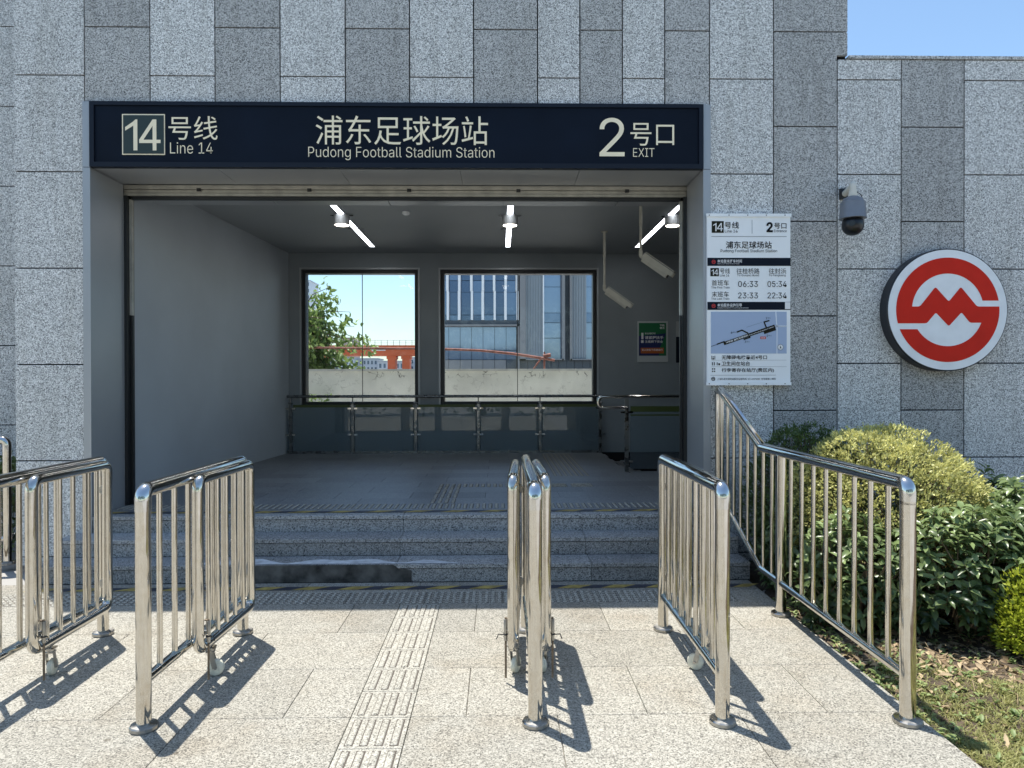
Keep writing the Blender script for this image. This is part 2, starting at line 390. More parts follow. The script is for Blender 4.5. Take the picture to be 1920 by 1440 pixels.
# guide strip across the plaza + warning studs in front of the steps
b = MB()
y = 5.395
while y > -8:
    t = random.gauss(.5, .12); b.cbox(SX0+.0025, SX1-.0025, y-.302+.002, y-.002, -.03, 0, .002, 0, t)
    for i in range(4):
        xc = SX0 + .045 + .0705*i; bar(b, xc-.017, xc+.017, y-.302+.025, y-.025, 0, .005, t+.02)
    y -= .302
x = -3.9
while x < PX1 - .02:
    x1 = min(x+.302, PX1); t = random.gauss(.42, .12); b.cbox(x+.002, x1-.002, 5.405, 5.705, -.03, 0, .002, 0, t)
    if x1 - x > .28:
        for i in range(6):
            for j in range(6): dome(b, x+.026+.05*i, 5.43+.05*j, 0, .0175, .009, t+.2)
    x += .302
tag(b.build('tactile_paving', [M_tact, M_groove]), kind='structure')

# ================================================================== STATION BUILDING
st = thing('station_building', (0, WY, 0), 'grey granite clad station entrance building with a wide open doorway up three steps', 'building')
def part(name, b, mats, parent=None, label=None): return rel(st, b).build(name, mats, parent or st, label)

colsX = [-4.442,-3.798,-3.202,-2.609,-2.013,-1.414,-.821,-.229,.364,.758,1.154,1.550,1.969,2.570,3.171,3.776,4.373,4.972,5.57,6.17,6.77,7.37,7.97,8.57,9.17]
ZL, ZD, DZ = 4.508, 4.953, .885
b = MB()
def panels(b, xa, xb, zjo, zlo, zhi, Y, light, gap=.0058, th=.028):
    z = zjo + 3*DZ
    while z > zlo:
        z1, z0 = min(z, zhi), max(z-DZ, zlo)
        if z1 - z0 > .03:
            t = (.71 if light else .31) + random.gauss(0, .04)
            b.cbox(xa+gap, xb-gap, Y, Y+th, z0+gap, z1-gap, .0015, 0, t)
            b.box(xa+gap*2, xb-gap*2, Y+th*.5, Y+th*.9, z1-gap, z1+gap*.2, 1)
        z -= DZ
TOP, LOW = 6.60, 4.70
for i in range(len(colsX)-1):
    xa, xb = colsX[i], colsX[i+1]; light = (i % 2 == 0); zj = ZL if light else ZD
    if i >= 9: light = (i % 2 == 1) if i < 13 else (i % 2 == 0); 
    if i in (8,): light = True
    light = [1,0,1,0,1,0,1,0,1,0,1,0,1,0,1,0,1,0,1,0,1,0,1,0][i] if i < 8 else light
    # colour / joint rhythm read off the facade: odd columns start with the narrow ones
    if i == 8: light = True
    if i == 9: light = False
    if i == 10: light = True
    if i == 11: light = False
    if i >= 12: light = (i % 2 == 0)
    if i == 8 or i == 10: zj = ZL
    elif i == 9 or i == 11: zj = ZD
    else: zj = ZL if light else ZD
    if xa >= 3.1:                                                   # low wing
        panels(b, xa, xb, zj, .0, LOW, WY, light)
        continue
    zlo = 4.262 if (xa > -3.81 and xb < 1.98) else 0.0
    if i == 13: xb2 = 3.171
    panels(b, xa, xb, zj, zlo, TOP if i != 13 else ZD, WY, light)
z = ZD + 2*DZ
panels(b, 2.570, 3.272, ZD, ZD, TOP, WY, False); b.cbox(3.1655, 3.266, WY, WY+.028, LOW+.034, ZD-.0058, .0015, 0, .31)
part('wall', b, [M_wall, M_joint])
b = MB(); b.box(3.276, 9.17, WY-.012, WY+.34, LOW+.002, LOW+.03, 0, .5); b.box(-4.442, 3.272, WY-.01, WY+.4, TOP+.002, TOP+.03, 0, .5)
part('coping', b, M_wall)
# recessed granite wall on the far left
b = MB(); x = -4.46; i = 0
while x > -12:
    panels(b, x-.6, x, ZL-.20 if i % 2 == 0 else ZD-.20, 0, TOP, 8.0, i % 2 == 1); x -= .6; i += 1
b.box(-12.06, -4.46, 8.03, 8.3, 0, TOP-.01, 1)
part('side_wall', b, [M_wall, M_joint])
# structural core behind the cladding
b = MB()
b.box(-4.43, -3.80, WY+.03, 7.16, 0, 4.29, 0); b.box(1.966, 9.16, WY+.03, 7.16, 0, 3.98, 0)
b.box(3.262, 9.16, WY+.03, 12.6, 3.99, LOW-.002, 0); b.box(-4.43, 3.26, WY+.03, 12.6, 4.30, TOP-.002, 0)
b.box(1.966, 3.26, WY+.03, 7.16, 3.99, 4.295, 0)
b.box(9.0, 9.15, 7.17, 12.6, 0, 3.97, 0)
part('core', b, M_joint)
b = MB(); b.box(-4.4, 9.1, 7.17, 12.59, 3.90, 3.985); part('ceiling', b, M_ceil)

# doorway lining
b = MB()
b.box(-3.806, -3.738, 6.575, 7.15, .456, 3.655, 0); b.box(1.903, 1.971, 6.575, 7.15, .456, 3.655, 0)
b.box(-3.806, -3.738, 6.575, 7.15, 3.660, 4.258, 0); b.box(1.903, 1.971, 6.575, 7.15, 3.660, 4.258, 0)
b.box(-3.806, -3.738, 6.575, 6.598, .0, .452, 0); b.box(1.903, 1.971, 6.575, 6.598, .0, .452, 0)
xs = [-3.736, -2.60, -1.48, -.36, .76, 1.901]
for xa, xb in zip(xs, xs[1:]): b.box(xa+.002, xb-.002, 6.60, 7.15, 3.662, 3.70, 0)
part('doorway_frame', b, M_portal)
# roller shutter rolled up under the lintel
b = MB()
for z0, z1, yy in ((3.62,3.66,7.175),(3.585,3.615,7.19),(3.555,3.58,7.18)): b.box(-3.75, 1.91, yy, 7.24, z0, z1, 0)
b.box(-3.75, 1.91, 7.2, 7.235, 3.52, 3.66, 1)
for xx in (-3.0, -1.9, -.9, .2, 1.3): b.box(xx-.02, xx+.02, 7.165, 7.18, 3.598, 3.628, 1)
sh = part('roller_shutter', b, [M_beige, M_black])
for sx in (-1, 1):
    xw = -3.738 if sx < 0 else 1.903
    b = MB(); b.box(min(xw, xw-sx*.03), max(xw, xw-sx*.03), 7.155, 7.30, .456, 3.55, 1)
    xc = xw - sx*.045; b.box(xc-.013, xc+.013, 7.20, 7.24, 2.36, 3.548, 0); b.box(xc-.010, xc+.010, 7.215, 7.24, .456, 2.355, 1)
    part('shutter_rail', b, [M_beige, M_black])
# lintel behind the shutter
b = MB(); xs = [-3.62, -2.35, -1.15, .05, 1.25, 1.93]
for xa, xb in zip(xs, xs[1:]): b.box(xa+.004, xb-.004, 7.36, 7.62, 3.57, 3.60, 0)
b.box(-3.95, 2.6, 7.37, 7.61, 3.605, 3.89, 0)
part('lintel', b, M_portal)
# inside walls
b = MB()
b.v += [(-3.925,7.17,.456),(-3.62,12.29,.456),(-3.62,12.29,3.898),(-3.925,7.17,3.898)]; b.face((0,1,2,3))
b.v += [(-4.3,7.17,.456),(-4.3,12.29,.456),(-4.3,12.29,3.898),(-4.3,7.17,3.898)]; b.face((4,7,6,5)); b.face((0,3,7,4)); b.face((1,5,6,2)); b.face((3,2,6,7)); b.face((0,4,5,1))
part('inner_wall', b, M_inner)
W1 = (-3.40, -1.395, 1.27, 3.615); W2 = (-1.01, 1.70, 1.27, 3.615)
b = MB(); y0, y1 = 12.30, 12.58
b.box(-4.4, W1[0], y0, y1, 0, 3.897); b.box(W1[1], W2[0], y0, y1, 0, 3.897); b.box(W2[1], 9.0, y0, y1, 0, 3.897)
for W in (W1, W2): b.box(W[0], W[1], y0, y1, 0, W[2]); b.box(W[0], W[1], y0, y1, W[3], 3.897)
part('back_wall', b, M_back)
def window(W, joints):
    x0, x1, z0, z1 = W; b = MB(); f = .062
    b.box(x0+.006, x0+f, 12.33, 12.52, z0+.006, z1-.006, 0); b.box(x1-f, x1-.006, 12.33, 12.52, z0+.006, z1-.006, 0)
    b.box(x0+f, x1-f, 12.33, 12.52, z1-f, z1-.006, 0); b.box(x0+f, x1-f, 12.33, 12.52, z0+.006, z0+f, 0)
    for xa, xb, za, zb in ((x0-.03,x0,z0-.03,z1+.03),(x1,x1+.03,z0-.03,z1+.03),(x0,x1,z1,z1+.03)): b.box(xa, xb, 12.285, 12.299, za, zb, 1)
    o = part('window', b, [M_black, M_portal])
    xs = [x0+f] + joints + [x1-f]
    for xa, xb in zip(xs, xs[1:]):
        g = MB(); g.box(xa+.006, xb-.006, 12.43, 12.442, z0+f+.002, z1-f-.002, 0); part('pane', g, M_glass, o)
    for j in joints:
        g = MB(); g.box(j-.0055, j+.0055, 12.428, 12.444, z0+f+.002, z1-f-.002, 0); part('glazing_joint', g, M_black, o)
window(W1, [-2.38]); window(W2, [.325])

# steps, each a granite tread over a riser
SXL, SXR = -3.9, 2.135
jx = [SXL, -2.52, -.87, .78, SXR]
for k in range(3):
    y0 = 6.0 + .3*k; h = .1513*(k+1); zb = .1513*k; b = MB(); yb = 6.3 + .3*k if k < 2 else 6.72
    for xa, xb in zip(jx, jx[1:]):
        t = random.gauss(.5, .12); o = .06*k if xa > SXL else 0; o2 = .06*k if xb < SXR else 0
        xa2, xb2 = xa - o*.15, xb - o2*.15
        if k == 2: xa2, xb2, y0 = max(xa2, -3.736), min(xb2, 1.901), 6.585
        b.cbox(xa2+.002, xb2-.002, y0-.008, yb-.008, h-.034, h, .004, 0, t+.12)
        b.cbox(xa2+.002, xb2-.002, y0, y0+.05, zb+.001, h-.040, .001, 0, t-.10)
    b.box(*((SXL+.004, SXR-.004) if k < 2 else (-3.732, 1.897)), y0+.01, yb+.2 if k == 2 else 6.59, -.02, h-.036, 1)
    s = part('step', b, [M_step, M_joint])
    if k == 0:
        m = plain('wet_cement', (.075,.072,.066), .7, var=.8, vscale=9)
        g = MB(); n = 26; x0, x1 = -2.10, -.74; zt = .149; ib = len(g.v)
        for i in range(n+1):
            x = x0 + (x1-x0)*i/n; top = zt + random.uniform(-.001, .001) if i < n-2 else zt - random.uniform(.02, .06)
            g.v += [(x, y0-.011, .003), (x, y0-.011, max(top, .02)), (x, y0+.002, max(top, .02))]
        for i in range(n):
            a = i*3; g.face((a, a+3, a+4, a+1)); g.face((a+1, a+4, a+5, a+2))
        part('cement_patch', g, m, s)
        m2 = plain('dry_cement', (.62,.63,.64), .9, var=.25, vscale=12)
        g = MB(); n = 60; x0, x1 = -2.6, -.35
        for i in range(n+1):
            x = x0 + (x1-x0)*i/n; e = min(1, i/6, (n-i)/10)
            d = .19*e*(.55 + .45*math.sin(i*.37)*math.cos(i*.11+1)) + random.uniform(0, .012)
            g.v += [(x, y0+.006, h+.0035), (x, y0+.012+max(d, .004), h+.0035)]
        for i in range(n): a = i*2; g.face((a, a+2, a+3, a+1))
        part('cement_smear', g, m2, s)

# floor of the hall: granite flags, guide strips, and the stair well on the right
b = MB()
PIT = (1.78, 6.5, 9.66, 12.2)
b.box(-4.35, PIT[0], 6.73, 12.29, .30, .440, 1); b.box(PIT[0], 8.9, 6.73, PIT[2], .30, .440, 1)
y = 6.715; k = 0
while y < 12.25:
    y1 = min(y+.40, 12.29); x = -4.35 + (.3 if k % 2 else 0) - .6
    while x < 8.8:
        xa, xb = max(x, -4.3), min(x+.8, 8.9)
        for (qa, qb) in (((xa, xb),) if y1 <= PIT[2] else ((xa, min(xb, PIT[0])),)):
            if qb - qa > .05 and not (y < 7.3 and False): b.cbox(qa+.0015, qb-.0015, y+.0015, y1-.0015, .441, .4545, .001, 0, random.gauss(.5, .16))
        if y < PIT[2] < y1 and xb > PIT[0]: b.cbox(max(xa, PIT[0])+.0015, xb-.0015, y+.0015, PIT[2]-.0015, .441, .4545, .001, 0, random.gauss(.5, .16))
        x += .8
    y = y1; k += 1
for i in range(3): b.box(PIT[0]+.32*i, PIT[0]+.32*(i+1), PIT[2], PIT[3], -.02, .30-.15*i, 0, .3)
b.box(PIT[0], PIT[1], PIT[3], 12.29, 0, .45, 1)
part('floor', b, [M_floor, M_joint])
b = MB()                                                            # guide strips on the hall floor
x = -3.7
while x < 1.85:
    bar(b, x, x+.03, 6.90, 7.16, .4548, .006, .75); x += .062
y = 7.2
while y < 8.2:
    for i in range(4): bar(b, -.70+.07*i, -.665+.07*i, y, y+.25, .4548, .006, .6)
    y += .30
for i in range(13): bar(b, -.70+.07*i, -.665+.07*i, 8.28, 8.52, .4548, .006, .6)
x = .25
while x < 1.1:
    for i in range(4): bar(b, x, x+.25, 8.28+.065*i, 8.31+.065*i, .4548, .006, .55)
    x += .3
for i in range(7): bar(b, .72+.07*i, .75+.07*i, 9.2, 12.0, .4548, .006, .6)
part('tactile_strip', b, [M_tact, M_groove])

# ------------------------------------------------------------------ warning tape
def tape(y0, y1, x0, x1, z, label, gap=None):
    b = MB(); p = .36; sl = .22; x = x0
    i = 0
    while x < x1:
        xe = min(x+p/2*1.0, x1)
        n = len(b.v); j0 = random.uniform(-.002, .002)
        b.v += [(x, y0+j0, z), (xe, y0+j0, z), (xe+sl*0.55, y1, z), (x+sl*0.55, y1, z)]
        if not (gap and gap[0] < x < gap[1]): b.face((n, n+1, n+2, n+3), i % 2)
        x = xe; i += 1
    return tag(b.build('hazard_tape', [M_yel, M_blk]), label, 'hazard tape', 'striped warning tapes by the steps')
tape(5.775, 5.865, SXL+.05, 2.04, .004, 'worn yellow and black striped tape on the ground before the lowest step')
tape(6.705, 6.80, SXL+.1, 1.85, .4585, 'yellow and black striped tape along the top of the steps in the doorway')

# ================================================================== SIGN OVER THE DOOR
sg = thing('station_sign', (-.916, 6.55, 3.655), 'long navy station sign with gold lettering above the doorway', 'sign')
b = MB(); x0, x1, z0, z1 = -3.733, 1.900, 3.658, 4.255; F = .055
b.box(x0, x1, 6.555, 6.60, z1-F*.62, z1); b.box(x0, x1, 6.555, 6.60, z0, z0+F*.8)
b.box(x0, x0+F*.75, 6.555, 6.60, z0+F*.8, z1-F*.62); b.box(x1-F*.75, x1, 6.555, 6.60, z0+F*.8, z1-F*.62)
b.box(x0, x1, 6.60, 6.62, z0, z1); b.box(x0, x1, 6.62, 6.95, z1-.04, z1)
rel(sg, b).build('frame', M_navyf, sg)
b = MB(); b.box(x0+F*.75+.002, x1-F*.75-.002, 6.572, 6.598, z0+F*.8+.002, z1-F*.62-.002); rel(sg, b).build('panel', M_navy, sg)
SY = 6.569
bd = MB(); pbox(bd, (229, 214, 309, 290), SY-.002, SY+.002); o_ = rel(sg, bd).build('number_border', M_gold, sg)
bd = MB(); pbox(bd, (231, 216, 307, 288), SY-.005, SY-.0022); rel(sg, bd).build('number_plate', M_dgreen, sg)
boxtext('14', M_gold, sg, (235, 224, 301, 282), SY-.006, .012)
boxtext('号线', M_gold, sg, (316, 218, 408, 262), SY, .0)
boxtext('Line 14', M_gold, sg, (319, 267, 399, 288), SY, -.006)
boxtext('浦东足球场站', M_gold, sg, (592, 218, 915, 271), SY, .0)
boxtext('Pudong Football Stadium Station', M_gold, sg, (578, 276, 927, 300), SY, -.006)
boxtext('2', M_gold, sg, (1124, 221, 1171, 293), SY, .0)
boxtext('号口', M_gold, sg, (1182, 231, 1264, 273), SY, .0)
boxtext('EXIT', M_gold, sg, (1187, 278, 1227, 294), SY, -.006)

# ================================================================== INFORMATION BOARD
BY = 6.545
ib = thing('information_board', (2.33, 6.58, 1.65), 'white train times and station plan board on the granite wall right of the doorway', 'notice board')
b = MB(); pbox(b, (1326, 403, 1482, 720), BY, 6.597); rel(ib, b).build('panel', M_white, ib)
for yy0, yy1 in ((400.5, 406), (716.5, 722.5)):
    b = MB(); pbox(b, (1324.5, yy0, 1484, yy1), BY-.012, BY-.001)
    for xx in (1330, 1367, 1402, 1437, 1472): pbox(b, (xx-.9, (yy0+yy1)/2-.9, xx+.9, (yy0+yy1)/2+.9), BY-.014, BY-.0115, 1)
    rel(ib, b).build('clamp_rail', [M_white, M_black], ib)
L1, L2 = BY-.002, BY-.0045
def bp(name, mat, *rects, Y=L1):
    for r in rects:
        b = MB(); pbox(b, r, Y, Y+.0015); rel(ib, b).build(name, mat, ib)
bp('header_bar', M_navy, (1326.5, 483.5, 1482.5, 498.5), (1326.5, 566, 1482.5, 581))
bp('printed_line', plain('grey_line', (.2,.22,.25), .5), (1334, 443, 1475, 443.7), (1409.8, 412, 1410.5, 438), (1334, 675, 1475, 675.6), (1334, 687.2, 1475, 687.8), (1332, 703, 1455, 703.8))
bp('line_number', M_olive, (1334.5, 414.5, 1357, 436.5), (1332, 502.5, 1348, 518))
bp('blank_label', M_whiteb, (1472, 566.5, 1482, 579.5), Y=L2)
bp('station_map', M_map, (1333, 584.5, 1475, 663))
def bt(t, r, mat=M_ink, bold=0.0, Y=L1): return boxtext(t, mat, ib, r, Y, min(bold, .012) if is_cjk(t) else 0.0)
bt('14', (1337, 418, 1355.5, 433.5), M_whiteb, .02, L2); bt('号线', (1358.5, 416, 1385.5, 428.5), bold=.01); bt('Line 14', (1359, 430.5, 1383, 436))
boxtext('2', M_ink, ib, (1437, 416.5, 1449, 435.5), L1, .03); bt('号口', (1451.5, 418, 1474.5, 429), bold=.01); bt('Entrance', (1451, 430.5, 1475, 435.5))
bt('浦东足球场站', (1361, 452.5, 1447, 466), bold=.02); bt('Pudong Football Stadium Station', (1351, 467.5, 1457, 474.5))
bt('本站首末班车时间', (1345, 486.5, 1391, 492.7), M_whiteb, .02, L2); bt('FIRST / LAST TRAIN IN THE STATION', (1345, 493.7, 1386, 495.7), M_whiteb, 0, L2)
bt('14', (1334, 505, 1346.5, 516), M_whiteb, .02, L2); bt('号线', (1350, 503, 1368.5, 513)); bt('Line 14', (1350, 514, 1367, 518.5))
bt('往桂桥路', (1381, 503, 1424, 513.5)); bt('To Guiqiao Road', (1382, 514.2, 1423, 519))
bt('往封浜', (1441.5, 503, 1474, 513.5)); bt('To Fengbang', (1441.5, 514.2, 1473, 519))
bt('首班车', (1334.5, 525, 1366.5, 535.5)); bt('The First Train', (1333.5, 537, 1368, 541))
bt('末班车', (1334.5, 546.5, 1366.5, 557)); bt('The Last Train', (1333.5, 558, 1367.5, 562))
bt('06:33', (1384, 527, 1421, 538)); bt('05:34', (1439, 527, 1475, 538)); bt('23:33', (1384, 548.5, 1421, 559.5)); bt('22:34', (1439, 548.5, 1475, 559.5))
bt('本站服务设施引导', (1345, 569, 1391, 575.2), M_whiteb, .02, L2); bt('GUIDANCE ON SERVICE FACILITIES IN THE STATION', (1345, 576.3, 1403, 578.4), M_whiteb, 0, L2)
bt('无障碍电梯靠近4号口', (1353, 666, 1438, 674), bold=.015); bt('卫生间在站台', (1353, 677.5, 1406, 685.8), bold=.015); bt('行李寄存在站厅(费区内)', (1353, 690, 1451, 698.8), bold=.015)
bt('上海轨道交通网络服务监督热线: 021-64370000  在线客服二维码', (1344.5, 708.3, 1454.5, 712.7))
bp('pictogram', M_ink, (1334,667,1335,674), (1340,667,1341,674), (1336,668.5,1339,670), (1336,671.5,1339,674), (1335,679,1336.6,685), (1338.6,679,1340.2,685), (1335,690.5,1337.3,693), (1338.7,690.5,1341,693), (1335,695,1337.3,697.5), (1338.7,695,1341,697.5), (1344,679.5,1345.5,685), (1347,681,1350,685))
# plan of the station
def mp(u, v): return at(1320 + u/9.288, 570 + v/9.288, L2)
def strip(b, p, q, w_):
    a, c = mp(*p), mp(*q); d = (c-a).normalized(); nn = Vector((-d.z, 0, d.x)) * (w_/9.288*.00492/2)
    for s in (a-nn, c-nn, c+nn, a+nn): b.v.append((s.x, L2, s.z))
    n = len(b.v); b.face((n-4, n-3, n-2, n-1))
b = MB(); strip(b, (1250,135), (1272,440), 22); strip(b, (1272,440), (1270,862), 18); strip(b, (1235,386), (1440,386), 26)
rel(ib, b).build('map_road', M_road, ib)
b = MB(); strip(b, (122,740), (240,700), 8); strip(b, (225,702), (360,652), 22); strip(b, (345,690), (1235,385), 58); strip(b, (1040,490), (1245,420), 75)
for p, q in (((570,490),(665,455)),((660,455),(770,510)),((690,618),(808,578)),((800,582),(790,545)),((1085,410),(1045,310)),((1040,315),(1140,288))): strip(b, p, q, 24)
strip(b, (1240, 386), (1440, 386), 5); strip(b, (740,405), (1010,318), 2.5)
rel(ib, b).build('map_plan', M_olive, ib)
def slant(t, p, q, hgt, mat, bold=0.0):
    a, c = mp(*p), mp(*q); d = c - a; nn = Vector((-d.z, 0, d.x)).normalized() * (hgt/9.288*.00492)
    lettering(t, mat, ib, lambda u, v: a + d*u + nn*v, bold, thick=.002)
slant('14号线 浦东足球场站', (390,690), (770,560), 34, M_whiteb, .02); slant('Pudong Football Stadium Station', (785,556), (1215,408), 22, M_whiteb, .01)
for t, (u0, v0, u1, v1) in (('1', (1075,227,1098,265)), ('2', (1090,535,1115,572)), ('3', (708,640,733,678)), ('4', (465,477,493,513))):
    bt(t, (1320+u0/9.288, 570+v0/9.288, 1320+u1/9.288, 570+v1/9.288), bold=.02, Y=L2)
    bt('号口', (1320+(u1+6)/9.288, 570+(v0+6)/9.288, 1320+(u1+58)/9.288, 570+(v1-10)/9.288), Y=L2)
b = MB(); pbox(b, (1320+983/9.288, 570+567/9.288, 1320+1078/9.288, 570+610/9.288), L2, L2+.001); rel(ib, b).build('location_mark', M_redlogo, ib)
bt('您在此', (1320+995/9.288, 570+576/9.288, 1320+1066/9.288, 570+602/9.288), M_whiteb, .02, L2-.001)
b = MB(); c = mp(1332, 752); b.lathe([(.0275,0),(.0275,.001)], Matrix.Translation((c.x, L2+.001, c.z)) @ Matrix.Rotation(R(90), 4, 'X'), 24)
b.lathe([(.0245,0),(.0245,.0012)], Matrix.Translation((c.x, L2+.0005, c.z)) @ Matrix.Rotation(R(90), 4, 'X'), 24, 1)
n = len(b.v); b.v += [(c.x-.008, L2-.002, c.z-.014), (c.x, L2-.002, c.z-.008), (c.x+.008, L2-.002, c.z-.014), (c.x, L2-.002, c.z+.016)]; b.face((n, n+1, n+2, n+3))
rel(ib, b).build('compass', [M_ink, M_whiteb], ib)

# ------------------------------------------------------------------ the round emblem
def emblem_outline(n=40):
    Ro, Ri = 548.0, 381.0; P = []
    def arc(r, y0_, side0, y1_, side1, ccw, steps):
        a0 = math.atan2(y0_, side0*math.sqrt(r*r-y0_*y0_)); a1 = math.atan2(y1_, side1*math.sqrt(r*r-y1_*y1_))
        if ccw and a1 < a0: a1 += 2*math.pi
        if not ccw and a1 > a0: a1 -= 2*math.pi
        return [(r*math.cos(a0+(a1-a0)*i/steps), r*math.sin(a0+(a1-a0)*i/steps)) for i in range(steps+1)]
    def rnd(p, prev, nxt, d=16):
        pv = Vector(p); a = pv + (Vector(prev)-pv).normalized()*d; c = pv + (Vector(nxt)-pv).normalized()*d
        return [tuple(a), tuple((a+2*pv+c)/4), tuple(c)]
    P += arc(Ro, 97, 1, -141, -1, True, n)
    low = [(-527,-141),(-224,-141),(-127,-27),(10,-172),(146,-25),(235,-135),(350,-135)]
    for i in range(1, 6): P += rnd(low[i], low[i-1], low[i+1], 18)
    P += arc(Ri, -135, 1, -203, -1, False, n)
    P += arc(Ro, -203, -1, 35, 1, True, n)
    up = [(547,35),(310,35),(138,241),(10,86),(-132,241),(-297,35),(-375,35)]
    for i in range(1, 6): P += rnd(up[i], up[i-1], up[i+1], 20)
    P += arc(Ri, 35, -1, 97, 1, False, n)
    return P
def emblem(b, cx, cz, Y, R_, th, mi=0):
    pts = [(x/548*R_, y/548*R_) for x, y in emblem_outline()]; bm = bmesh.new()
    vs = [bm.verts.new((cx+x, Y, cz+y)) for x, y in pts]; f = bm.faces.new(vs); bm.normal_update()
    bmesh.ops.triangulate(bm, faces=[f]); bm.verts.index_update(); n = len(b.v); N_ = len(pts)
    b.v += [tuple(v.co) for v in bm.verts]
    for f in bm.faces: b.face([n+v.index for v in f.verts], mi)
    if th:
        b.v += [(v.co.x, Y+th, v.co.z) for v in bm.verts]
        for i in range(N_): b.face((n+i, n+(i+1) % N_, n+N_+(i+1) % N_, n+N_+i), mi)
    bm.free()
EC = at(1777, 581, 6.47)
em = thing('metro_emblem', (EC.x, 6.59, EC.z), 'round illuminated style emblem disc, white with a red curved mark, on the granite wall', 'emblem sign')
em['label'] = 'large round white emblem disc with red curved mark and black rim, on the granite wall'
TM = Matrix.Translation((EC.x, 6.597, EC.z)) @ Matrix.Rotation(R(90), 4, 'X')
b = MB(); b.lathe([(.566,0),(.566,.118),(.560,.124),(.555,.124)], TM, 96); rel(em, b).build('rim', plain('rim_black', (.012,.014,.02), .4), em)
b = MB(); b.lathe([(.554,.10),(.554,.127)], TM, 96, smooth=False); rel(em, b).build('face', plain('emblem_white', (.80,.83,.86), .3, var=.06, vscale=7), em)
b = MB(); emblem(b, EC.x, EC.z, 6.597-.130, .481, .002); rel(em, b).build('red_mark', M_red, em)
for px, py, mi in ((1338, 491, 0), (1338, 573.5, 0), (1337.3, 710.5, 1)):
    b = MB(); c = at(px, py, L2); emblem(b, c.x, c.z, L2, .0185, 0, mi); rel(ib, b).build('small_emblem', [M_redlogo, M_ink], ib)

# ================================================================== CAMERAS
pc = thing('dome_camera', (3.28, 6.59, 3.48), 'grey housing with a black dome camera under an ivory wall arm beside the granite joint', 'security camera')
def L(o, b, name, mats, parent=None): return rel(o, b).build(name, mats, parent or o)
cy = 6.30; cx = at(1599, 400, cy).x; pl = at(1583, 364, 6.59)
b = MB(); b.box(pl.x-.045, pl.x+.045, 6.575, 6.599, pl.z-.05, pl.z+.05, 1)
b.tube(round_path([(pl.x,6.58,pl.z),(pl.x,6.44,pl.z+.03),(cx,cy,3.452),(cx,cy,3.36)], [.04,.035]), .029, 14, 0)
b.lathe([(.032,3.39),(.035,3.387),(.035,3.362),(.040,3.36),(.040,3.33)], Matrix.Translation((cx,cy,0)), 20)
L(pc, b, 'bracket', [M_camwhite, M_black])
b = MB(); b.lathe([(.045,3.336),(.052,3.331),(.080,3.318),(.086,3.308),(.088,3.292),(.104,3.284),(.112,3.15),(.115,3.143),(.115,3.138),(.109,3.138)], Matrix.Translation((cx,cy,0)), 40); hs = L(pc, b, 'housing', M_camgrey)
b = MB(); b.lathe([(.108,3.1415),(.02,3.134)], Matrix.Translation((cx,cy,0)), 32); 
b.lathe([(.004+.090*math.sin(i*math.pi/20), 3.082-.094*math.cos(i*math.pi/20)) for i in range(0,17)], Matrix.Translation((cx,cy,0)), 32); d = L(pc, b, 'dome', M_dome)
b = MB(); q = Vector((-.50,-.86,-.02)).normalized(); b.tube([Vector((cx,cy,3.082))+q*.08, Vector((cx,cy,3.082))+q*.100], .026, 18); L(pc, b, 'lens', plain('lens_glass', (.03,.035,.045), .08), d)
b = MB(); b.tube(round_path([(cx+.02,cy,3.385),(cx+.07,cy,3.36),(cx+.105,cy,3.29)], .05), .0035, 6); L(pc, b, 'cable', M_rubber)

def bullet(loc, drop, label, yaw):
    o = thing('bullet_camera', loc, label, 'security camera', 'bullet cameras hanging in the hall')
    b = MB(); b.lathe([(.05,0),(.05,-.012)], None, 16); b.tube([(0,0,-.005),(0,0,-drop*.45)], .020, 14); b.tube([(0,0,-drop*.44),(0,0,-drop)], .016, 14)
    b.lathe([(.022,-drop*.47),(.022,-drop*.43)], None, 14); b.build('pole', M_cambeige, o)
    b = MB(); b.tube(round_path([(0,0,-drop+.01),(0,0,-drop-.06),(math.cos(yaw)*.05, math.sin(yaw)*.05, -drop-.09)], .03), .024, 12); b.build('joint', M_cambeige, o)
    M = Matrix.Translation((math.cos(yaw)*.19, math.sin(yaw)*.19, -drop-.20)) @ Matrix.Rotation(yaw, 4, 'Z') @ Matrix.Rotation(R(37), 4, 'Y')
    b = MB(); Lh = .19; w2, h2 = .05, .052; sec = [(-w2,-h2*.4),(-w2,h2*.5),(-w2*.6,h2),(w2*.6,h2),(w2,h2*.5),(w2,-h2*.4),(w2*.7,-h2),(-w2*.7,-h2)]
    n = len(b.v)
    for xx in (-Lh, Lh):
        for yy, zz in sec: b.v.append(tuple(M @ Vector((xx, yy, zz))))
    for i in range(8): b.face((n+i, n+(i+1)%8, n+8+(i+1)%8, n+8+i))
    b.face([n+7-i for i in range(8)]); b.face([n+8+i for i in range(8)]); hb = b.build('housing', M_cambeige, o)
    b = MB(); 
    for sy in (-1, 1): b.obox(M @ Matrix.Translation((.02, sy*.062, h2*.55)), Lh+.03, .003, .03)
    b.obox(M @ Matrix.Translation((.02, 0, h2+.02)), Lh+.03, .065, .004); b.build('sun_shield', M_cambeige, hb)
    b = MB(); b.obox(M @ Matrix.Translation((Lh+.002, 0, -.005)), .002, .035, .035); b.build('front_glass', M_dome, hb)
    return o
bullet((1.765, 8.80, 3.90), .60, 'larger beige bullet camera on a pole hanging nearest the doorway', R(-25))
bullet((1.565, 10.50, 3.90), .80, 'smaller beige bullet camera on a pole by the right window corner', R(-20))
b = MB(); b.lathe([(.05,3.899),(.05,3.875),(.03,3.86)], Matrix.Translation((-1.21, 9.3, 0)), 20); 
sm = tag(b.build('smoke_detector', M_white), 'small white smoke detector on the hall ceiling', 'smoke detector')

